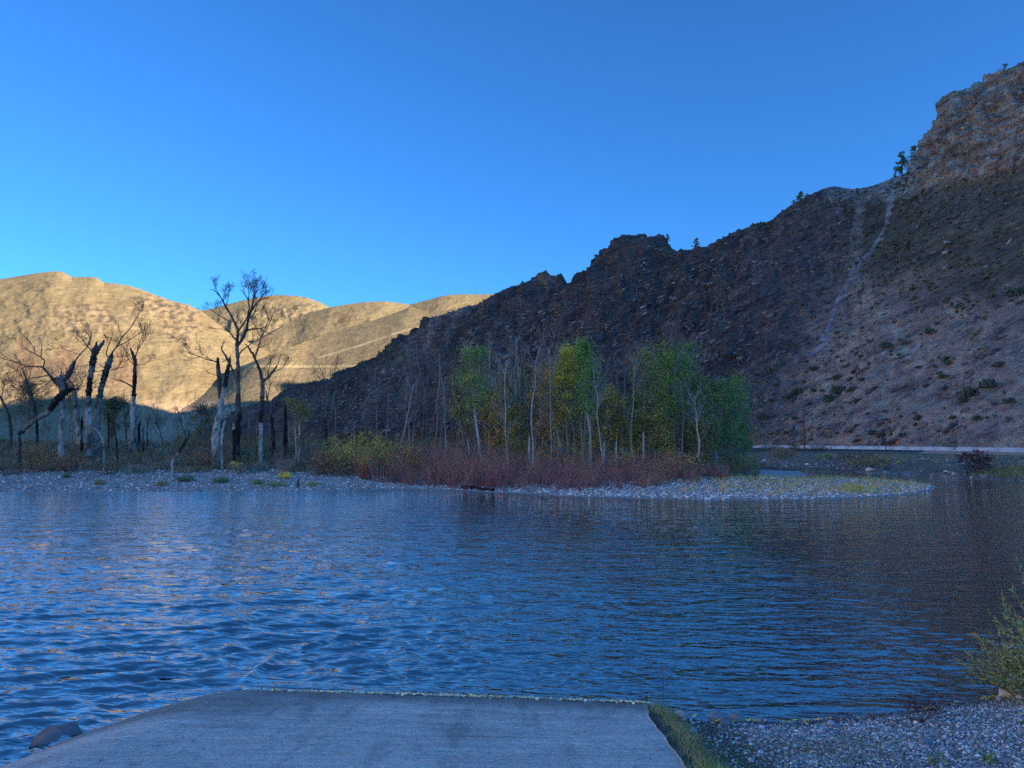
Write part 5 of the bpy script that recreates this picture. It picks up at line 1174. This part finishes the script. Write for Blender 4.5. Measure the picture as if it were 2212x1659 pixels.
# ================= logs and driftwood on the far bank =================
def far_on(px, py):
    Yq = 52.0
    for it in range(25):
        z = far_zs(px_at(px, Yq), Yq); Yq = Yq + .5 * (gnd(px, py, min(max(z, 0), 3.0))[1] - Yq)
    return np.array([px_at(px, Yq), Yq, far_zs(px_at(px, Yq), Yq)])
def log(name, pts, r, c, label, cat='log', twig=0, lift=.6):
    P = np.array([far_on(x, y) for x, y in pts]); r = np.linspace(r[0], r[1], len(P)); P[:, 2] += r * lift
    t = np.linspace(0, len(P) - 1, 4 * len(P)); Q = np.stack([np.interp(t, range(len(P)), P[:, i]) for i in range(3)], 1); Q[:, 2] += .02 * rng.normal(size=len(Q))
    org = Q.mean(0); mb = MB(); mb.tube(Q, np.interp(t, range(len(P)), r), k=8, c=np.tile(c, (len(Q), 1)) * rng.uniform(.8, 1.2, (len(Q), 1)), rough=.08)
    if twig:
        for _ in range(twig): branch(mb, Q[rng.integers(len(Q))], (rng.normal(), rng.normal() * .4, .6), .9, .02, 2, np.array(c), k=3)
    o = mb.build(name, M_wood, None, org); o.location = org; tag(o, label, cat); return o
log('driftwood_log', [(998, 1056), (1020, 1057), (1050, 1060), (1068, 1061)], (.17, .10), (.022, .018, .018), 'short black charred log lying at the waterline by the red thicket')
mb = MB(); p = far_on(997, 1056); mb.tube([(-.12, 0, .1), (.02, 0, .12)], [.15, .18], k=9, c=(.45, .36, .25)); o = mb.build('log_end', M_wood); o.location = p + np.array([-.05, 0, 0]); o['label'] = 'pale sawn butt lying against the black log'; o['category'] = 'wood block'
log('driftwood_log', [(95, 985), (150, 986), (215, 996)], (.17, .1), (.25, .24, .22), 'long grey log lying on the bank left of the middle', lift=1.2)
log('driftwood_branch', [(98, 1003), (120, 1009), (148, 1010)], (.05, .03), (.5, .47, .42), 'thin white curved branch on the upper gravel')
log('fallen_tree', [(520, 998), (600, 985), (690, 970)], (.10, .05), (.05, .04, .04), 'dark fallen tree with tangled branches above the gravel', 'fallen tree', twig=22, lift=3)
log('fallen_tree', [(445, 1000), (520, 992), (585, 988)], (.08, .04), (.06, .05, .045), 'lower dark fallen branchy trunk left of its twin', 'fallen tree', twig=18, lift=3)
log('driftwood_branch', [(620, 1014), (640, 1010), (668, 1016)], (.04, .025), (.3, .28, .25), 'thin grey stick lying on the gravel under the brush')
log('driftwood_branch', [(1290, 985), (1340, 992)], (.06, .05), (.35, .33, .3), 'pale stick lying among the red willows')
log('driftwood_log', [(1540, 985), (1582, 978)], (.05, .04), (.5, .47, .42), 'thin white log under the large olive bush', lift=8)
p = far_on(647, 1053); mb = MB(); mb.tube([(0, 0, -.2), (0.01, 0, .2), (0, 0, .55)], [.09, .08, .06], k=8, c=(.09, .075, .07), rough=.1); o = mb.build('stump', M_wood); o.location = p; tag(o, 'upright dark stub standing at the left waterline', 'stump')
for px, yb, yt, Y, r, c, lb in [(1142, 1010, 944, 60, .13, PALE, 'pale broken snag standing in the red thicket'), (1329, 985, 955, 58, .09, PALE, 'short pale snag with a split top right of the thicket'), (1303, 990, 957, 58, .08, PALE, 'short leaning pale snag left of the split one'), (1343, 992, 965, 57, .1, GREYW, 'grey pointed snag right of the split pale one'), (1388, 990, 935, 59, .1, PALE, 'taller pale snag at the foot of the split-trunk cottonwood'), (1205, 975, 950, 60, .07, PALE, 'thin pale stub behind the red thicket')]:
    b = gpt(px, Y); zt = at(px, yt, Y)[2] - b[2]; root = empty('broken_snag', b, lb, 'snag'); mb = MB(); mb.tube([(0, 0, -.2), (.03, 0, zt * .5), (.05, 0, zt)], [r, r * .9, r * .6], k=8, c=c, rough=.08); mb.tube([(.05 + r * .3, 0, zt - .05), (.08, 0, zt + .25)], [r * .4, .01], k=4, c=c); mb.build('trunk', M_wood, root)
for i, (px, py, r) in enumerate([(1872, 1021, .55), (1920, 1018, .5), (1912, 1019, .35), (1960, 1024, .4), (2050, 1029, .45), (2120, 1035, .5)]):
    Yq = gnd(px, py, 0)[1] + 1.0; x = px_at(px, Yq); mb = MB(); stones(mb, np.array([[0, 0, r * .2]]), [r], .6, cols=np.array([[.62, .58, .5]] if i == 0 else [[.26, .25, .26]]))
    o = mb.build('boulder', M_stone); o.location = (x, Yq, .05); tag(o, ['whitest boulder at the far waterline', 'grey boulder pair, the right one, below the sign', 'grey boulder pair, the left one, below the sign', 'grey waterline boulder right of the pair', 'low grey boulder left of the maroon bush', 'low grey boulder right under the maroon bush'][i], 'boulder')

# ================= foreground =================
def near_pt(px, py, dz=0):
    Yq = 8.0
    for it in range(30):
        x = px_at(px, 1) * 1; z = .163 * (near_w((px - 1106) / FOC * Yq) - Yq); a, c, s_ = ray(px, py); k = (z - CAMH) / s_; Yq = Yq + .6 * (c * k - Yq)
    x = ray(px, py)[0] * k; return np.array([x, Yq, .163 * (near_w(x) - Yq) + dz])
# gravel beach at the right
n = 135000; x = rng.uniform(1.7, 13, n); x = np.where(x > 9.5, np.where(rng.random(n) < .55, x, rng.uniform(1.7, 9.5, n)), x); y = rng.uniform(4.5, 11.2, n); d = near_w(x) - y
soilm = sst(2.9, 2.0, x + .35 * fbm(x * 1.2, y * 1.2, 3, 3))
px_g = 1106 + FOC * x / y
k = (d > -.12) & (px_g < 3000) & (rng.random(n) > .82 * soilm) & (x > np.interp(y, [6, 9.5], [1.7, 1.95]))
x, y, d = x[k], y[k], d[k]; m = len(x); s = .006 + .014 * rng.random(m) ** 2.5; s[rng.random(m) < .015] *= 2.0
z = .163 * d + .03 * fbm(x / .6, y / .6, 1, 4) - .02 + .006
wetf = np.where(d < .25, .5, 1.0)[:, None]
cols = np.array((.34, .345, .32)) * np.exp(rng.normal(size=(m, 1)) * .5) * (1 + .08 * rng.normal(size=(m, 3))) * wetf
mb = MB(); stones(mb, np.stack([x, y, z + s * .25], 1), s, .6, cols=cols); o = mb.build('beach_gravel', M_stone); tag(o, 'grey and white pebbles of the near beach right of the ramp', 'gravel', kind='stuff')
for i, (px, py, r, c) in enumerate([(1523, 1536, .10, (.12, .14, .15)), (1548, 1556, .10, (.22, .24, .24)), (1590, 1558, .085, (.20, .22, .22)), (1568, 1566, .07, (.19, .2, .2)), (1470, 1549, .07, (.36, .35, .34)), (2000, 1605, .06, (.2, .23, .24)), (1795, 1565, .05, (.35, .36, .38))]):
    p = near_pt(px, py); mb = MB(); r_ = rng.normal(size=(1, 3))
    me_V = []; 
    u = np.linspace(0, np.pi, 9); v = np.linspace(0, 2 * np.pi, 14, endpoint=False); U, Vv = np.meshgrid(u, v, indexing='ij'); S_ = np.stack([np.sin(U) * np.cos(Vv), np.sin(U) * np.sin(Vv), np.cos(U)], -1)
    S_ = S_ * (1 + .22 * fbm(S_[..., 0] * 1.3 + i * 3, S_[..., 1] * 1.3, S_[..., 2] * 1.3, 3))[..., None] * r * np.array([1.25, .85, .62]); ff = []
    for a in range(8):
        for b_ in range(14): ff.append([a * 14 + b_, a * 14 + (b_ + 1) % 14, (a + 1) * 14 + (b_ + 1) % 14, (a + 1) * 14 + b_])
    mb.add(S_.reshape(-1, 3), ff, c); o = mb.build('river_rock', M_stone, smooth=True); o.location = p + np.array([0, 0, r * .3]); o.rotation_euler = (0, 0, i * 1.3)
    tag(o, ['rounded dark grey rock standing in the water right of the ramp', 'pale flat rock just in front of the rounded dark one', 'pale low rock right of its flat neighbour', 'small pale wedge rock between its two neighbours', 'flat grey rock at the end of the grass strip', 'dark oval stone lying on the beach gravel', 'small bluish stone at the water edge of the beach'][i], 'rock')
# slab of rock and dark stones at the left corner of the ramp
pts = [(62, 1612), (75, 1590), (105, 1568), (165, 1560), (176, 1578), (180, 1590), (120, 1604)]
hz_ = [.0, .03, .06, .05, .03, -.02, -.02]; P = np.array([gnd(a, b_, z_) for (a, b_), z_ in zip(pts, hz_)]); up_ = P.copy(); dn_ = P.copy(); dn_[:, 2] = -.3; c_ = P.mean(0)
mb = MB(); nn = len(P); mb.add(np.concatenate([dn_, up_, [c_ + [0, 0, .015]]]), [[i, (i + 1) % nn, (i + 1) % nn + nn, i + nn] for i in range(nn)], (.17, .17, .17)); mb.F[3].append(np.array([[i + nn, (i + 1) % nn + nn, 2 * nn] for i in range(nn)]))
o = mb.build('rock_slab', M_stone, None, c_); o.location = c_; tag(o, 'flat dark grey rock slab at the left edge of the ramp', 'rock')
for i, (px, py, r) in enumerate([(12, 1606, .10), (40, 1618, .07), (8, 1640, .08), (62, 1600, .05), (30, 1602, .06)]):
    p = near_pt(px, py); mb = MB(); stones(mb, np.zeros((1, 3)), [r], .7, cols=np.array([[.07, .065, .06]])); o = mb.build('river_rock', M_stone); o.location = p + [0, 0, .03]; tag(o, 'dark wet stone in the cluster at the bottom left corner', 'rock', 'dark wet stones at the bottom left corner')
# grass strip along the ramp's right side, weeds
def near_grass(n, f, h, w, c0, c1, lean=.5, seg=2):
    P = f(n); d = near_w(P[:, 0]) - P[:, 1]; P = np.stack([P[:, 0], P[:, 1], .163 * d - .03], 1); blades(mb, P, h, w, c0, c1, lean=lean, seg=seg)
def strip(n):
    y = rng.uniform(5.6, 9.75, n); xc = np.interp(y, [5.6, 6.4, 7.5, 8.6, 9.6], [1.58, 1.60, 1.70, 1.76, 1.76]); return np.stack([xc + .05 * pn(y * 2.2, 3, 1) + rng.normal(size=n) * (1 + .8 * pn(y * 3, 1, 7)) * np.interp(y, [5.6, 7, 9.6], [.07, .08, .05]), y], 1)
mb = MB(); near_grass(1500, strip, .10, .0028, (.13, .18, .06), (.24, .22, .10), lean=.9); near_grass(1000, strip, .07, .0028, (.34, .27, .15), (.28, .18, .11))
near_grass(700, lambda n: np.stack([1.62 + rng.normal(size=n) * .08, rng.uniform(5.3, 6.3, n)], 1), .16, .004, (.12, .22, .05), (.2, .24, .08))
o = mb.build('ramp_edge_grass', M_leaf); tag(o, 'strip of green and straw grass along the right edge of the ramp', 'grass', kind='stuff')
mb = MB(); near_grass(2300, lambda n: np.stack([2.95 + rng.normal(size=n) * .42, 7.75 + rng.normal(size=n) * .28], 1), .05, .003, (.14, .16, .06), (.22, .15, .09))
near_grass(1500, lambda n: np.stack([2.45 + rng.normal(size=n) * .35, 6.9 + rng.normal(size=n) * .4], 1), .04, .003, (.12, .14, .07), (.16, .15, .09))
near_grass(500, lambda n: np.stack([rng.uniform(2, 6.2, n), rng.uniform(5.5, 8.8, n)], 1), .06, .0025, (.16, .15, .09), (.2, .15, .09))
o = mb.build('beach_grass', M_leaf); tag(o, 'low mossy grass patch on the dirt between ramp and gravel', 'grass', kind='stuff')
# fallen leaves
def leafmesh(mb, P, s, c0, c1):
    m = len(P); a = rng.uniform(0, 6.28, m); tl = rng.normal(size=m) * .25
    u = np.stack([np.cos(a), np.sin(a), tl], 1) * s[:, None]; v = np.stack([-np.sin(a), np.cos(a), rng.normal(size=m) * .25], 1) * s[:, None] * .55
    V = np.stack([P - u, P - u * .2 + v, P + u * .6 + v * .6 + [0, 0, .004], P + u * 1.1, P + u * .6 - v * .6 + [0, 0, .004], P - u * .2 - v], 1).reshape(-1, 3)
    i = np.arange(m)[:, None] * 6; F = np.concatenate([i + [[0, 1, 2, 3]], i + [[0, 3, 4, 5]]]); t = rng.random((m, 1)); c = (np.array(c0) * (1 - t) + np.array(c1) * t) * rng.uniform(.5, 1.2, (m, 1)); mb.add(V, F, np.repeat(c, 6, 0))
mb = MB(); n = 2600; x = rng.uniform(-3.5, 1.7, n); x = x[rng.random(n) < np.clip(.22 + .9 * fbm(x * 1.3, 4, 2, 3) + .15 * sst(-2.2, -.5, x), .02, 1)]; n = len(x); P = np.stack([x, near_w(x) - .03 + np.abs(rng.normal(size=n)) * -.05 + .02, np.full(n, .0)], 1); P[:, 2] = .163 * (near_w(x) - P[:, 1]) + .016
leafmesh(mb, P, rng.uniform(.012, .03, n), (.62, .46, .14), (.55, .5, .40)); 
n = 160; x = rng.uniform(-3.4, 1.5, n); P = np.stack([x, near_w(x) + rng.uniform(-.03, .05, n), np.full(n, .02)], 1); leafmesh(mb, P, rng.uniform(.012, .028, n), (.2, .08, .04), (.15, .10, .05))
o = mb.build('fallen_leaves', M_leaf); tag(o, 'line of yellow and pale fallen leaves washed against the ramp waterline', 'fallen leaves', kind='stuff')
mb = MB(); n = 60; x = rng.choice([2.5, 2.7, 3.2, 3.4, 4.9, 5.1, 6.0], n) + rng.normal(size=n) * .16; P = np.stack([x, near_w(x) - .12 - np.abs(rng.normal(size=n)) * .07, np.zeros(n)], 1); P[:, 2] = .163 * (near_w(x) - P[:, 1]) + .02; leafmesh(mb, P, rng.uniform(.018, .035, n), (.65, .42, .06), (.6, .33, .08))
n = 70; x = rng.uniform(1.8, 6.5, n); y = rng.uniform(5.5, 9, n); P = np.stack([x, y, .163 * (near_w(x) - y) + .02], 1)[near_w(x) > y]; leafmesh(mb, P, rng.uniform(.015, .03, len(P)), (.55, .38, .12), (.4, .36, .28))
o = mb.build('beach_leaves', M_leaf); tag(o, 'yellow and orange fallen leaves scattered on the pebble beach', 'fallen leaves', kind='stuff')
# pebbles and grit on the ramp
mb = MB(); n = 700; y = rng.uniform(5.2, 9.6, n); x = rng.uniform(-4.3, 1.45, n); P = np.stack([x, y, np.minimum(.163 * (near_w(x) - y), 1.7) + .004], 1); P = P[P[:, 2] > 0]; stones(mb, P, rng.uniform(.004, .009, len(P)), .5, (.3, .28, .25), .7); o = mb.build('ramp_grit', M_stone); tag(o, 'fine grit and small pebbles strewn over the ramp', 'grit', kind='stuff')
# bottom-left weeds
p = near_pt(30, 1600); root = empty('weed', p, 'thin brown weed stalk with green tuft at the bottom left corner', 'weed')
mb = MB(); mb.tube([(.0, 0, 0), (-.03, 0, .18), (-.08, 0, .36)], [.004, .003, .002], k=4, c=(.16, .08, .06))
for q in range(7): branch(mb, (-.03 * q / 4, 0, .06 + .04 * q), (rng.choice([-1, 1]), 0, .8), .06, .0018, 1, np.array((.16, .08, .06)), k=3, rmin=.001)
mb.build('stalk', M_wood, root); mb = MB(); r = rng.normal(size=(260, 2)) * .09; blades(mb, np.concatenate([r, np.full((260, 1), -.03)], 1), .10, .003, (.08, .13, .05), (.15, .14, .06), lean=.5); mb.build('tuft', M_leaf, root)
# twig standing in the water and small post by the grass tip
p = gnd(1432, 1500); root = empty('twig', p, 'thin bare twig standing in the water off the ramp corner', 'twig'); mb = MB(); mb.tube([(0, 0, -.1), (0.01, 0, .2), (-.01, 0, .42)], [.004, .003, .0015], k=4, c=DKW); branch(mb, (0, 0, .12), (-.9, 0, -.3), .22, .002, 1, np.array(DKW), up=-.15, k=3, rmin=.001); mb.build('stem', M_wood, root)
p = near_pt(1396, 1516); mb = MB(); mb.tube([(0, 0, -.05), (0, 0, .07)], [.018, .015], k=7, c=(.2, .08, .04)); o = mb.build('wooden_peg', M_wood); o.location = p; tag(o, 'short reddish peg at the outer end of the grass strip', 'peg')
for i, (px, py) in enumerate([(2020, 1648), (2140, 1645)]):
    p = near_pt(px, py); root = empty('small_plant', p, ['small broad-leaved green plant on the gravel, the left of two', 'small broad-leaved green plant on the gravel, the right of two'][i], 'plant'); mb = MB()
    P = np.stack([rng.normal(size=14) * .03, rng.normal(size=14) * .03, rng.uniform(.01, .08, 14)], 1); leafmesh(mb, P, rng.uniform(.022, .045, 14), (.10, .14, .04), (.13, .15, .05)); mb.build('leaves', M_leaf, root); mb = MB(); mb.tube([(0, 0, -.02), (0, 0, .08)], [.003, .002], k=4, c=(.1, .1, .05)); mb.build('stem', M_wood, root)
# dry red weed and pale rock pile under the willow
p = near_pt(1990, 1560); root = empty('dry_weed', p, 'leafless reddish weed on the gravel below the willow', 'weed'); mb = MB()
for q in range(26): branch(mb, (0, 0, 0), (rng.normal() * .9, rng.normal() * .4, .6), rng.uniform(.15, .34), .0025, 2, np.array((.14, .05, .05)), k=3, rmin=.0012)
mb.build('stems', M_wood, root)
for i, (px, py, r) in enumerate([(2190, 1502, .15), (2155, 1512, .08), (2212, 1512, .11)]):
    p = near_pt(px, py); mb = MB(); stones(mb, np.zeros((1, 3)), [r], .5, cols=np.array([[.5, .48, .46]])); o = mb.build('river_rock', M_stone); o.location = p + [0, 0, r * .35]; tag(o, ['largest pale rock under the willow at the right edge', 'small pale rock at the left of the willow rocks', 'pale rock at the frame edge beside the largest one'][i], 'rock')
# ---- foreground willow with narrow leaves ----
b = np.array([6.75, 9.55, .05]); root = empty('riverside_willow', b, 'green willow with long narrow leaves leaning over the water at the right edge', 'willow')
mb = MB(); lv = MB()
def shoot(P0, d, L, n=9):
    d = unit(np.array(d)); P = [np.array(P0, float)]
    for i in range(n - 1):
        d = unit(d + .10 * rv() + np.array([-.012, 0, .02])); P.append(P[-1] + d * L / (n - 1))
    P = np.array(P); mb.tube(P, np.linspace(.006, .0016, n), k=4, c=(.17, .13, .06), cap=False)
    m = int(L * 62); t = rng.uniform(.12, 1, m); f = t * (n - 1); i = np.minimum(f.astype(int), n - 2); Q = P[i] + (P[i + 1] - P[i]) * (f - i)[:, None]; T = P[i + 1] - P[i]; T /= np.linalg.norm(T, axis=1)[:, None]
    a = T * .9 + rng.normal(size=(m, 3)) * .42 + [0, 0, .10]; a /= np.linalg.norm(a, axis=1)[:, None]; bb = np.cross(a, rng.normal(size=(m, 3))); bb /= np.linalg.norm(bb, axis=1)[:, None]
    ln = rng.uniform(.045, .095, m)[:, None]; w_ = ln * .12; V = np.stack([Q, Q + a * ln * .35 + bb * w_, Q + a * ln - [0, 0, .006], Q + a * ln * .35 - bb * w_], 1).reshape(-1, 3)
    tt_ = rng.random((m, 1)); c = (np.array((.15, .18, .08)) * (1 - tt_) + np.array((.23, .22, .09)) * tt_) * rng.uniform(.6, 1.3, (m, 1)); c = c * (1 - .35 * shoot.y) + np.array((.38, .28, .08)) * .35 * shoot.y
    lv.add(V, np.arange(m * 4).reshape(m, 4), np.repeat(c, 4, 0))
for q in range(210):
    shoot.y = float(rng.random() < .35); u = rng.random()
    base_ = rng.normal(size=3) * [.30, .30, .0]; dirx = -rng.uniform(.0, 1.5) if rng.random() < .72 else rng.uniform(0, .8)
    shoot(base_, (dirx, rng.normal() * .45, rng.uniform(.35, 1.1)), rng.uniform(.5, 1.2) * (1.05 if dirx > -.8 else .8))
for (dx, dz, L) in [(-.55, 1.0, 1.35), (-.75, .9, 1.3), (-.35, 1.0, 1.5), (-.2, 1.0, 1.6), (.1, 1.0, 1.7), (-1.6, .35, 1.15), (-1.3, .3, 1.2), (-1.1, .75, 1.25), (-1.9, .25, 1.2), (-1.7, .5, 1.0), (-2.2, .3, 1.0), (-.4, 1.3, 1.5), (-.15, 1.2, 1.75)]:
    shoot.y = 0.; shoot((0, 0, 0), (dx, rng.normal() * .1, dz), L)
mb.build('branches', M_wood, root); lv.build('leaves', M_leaf, root)
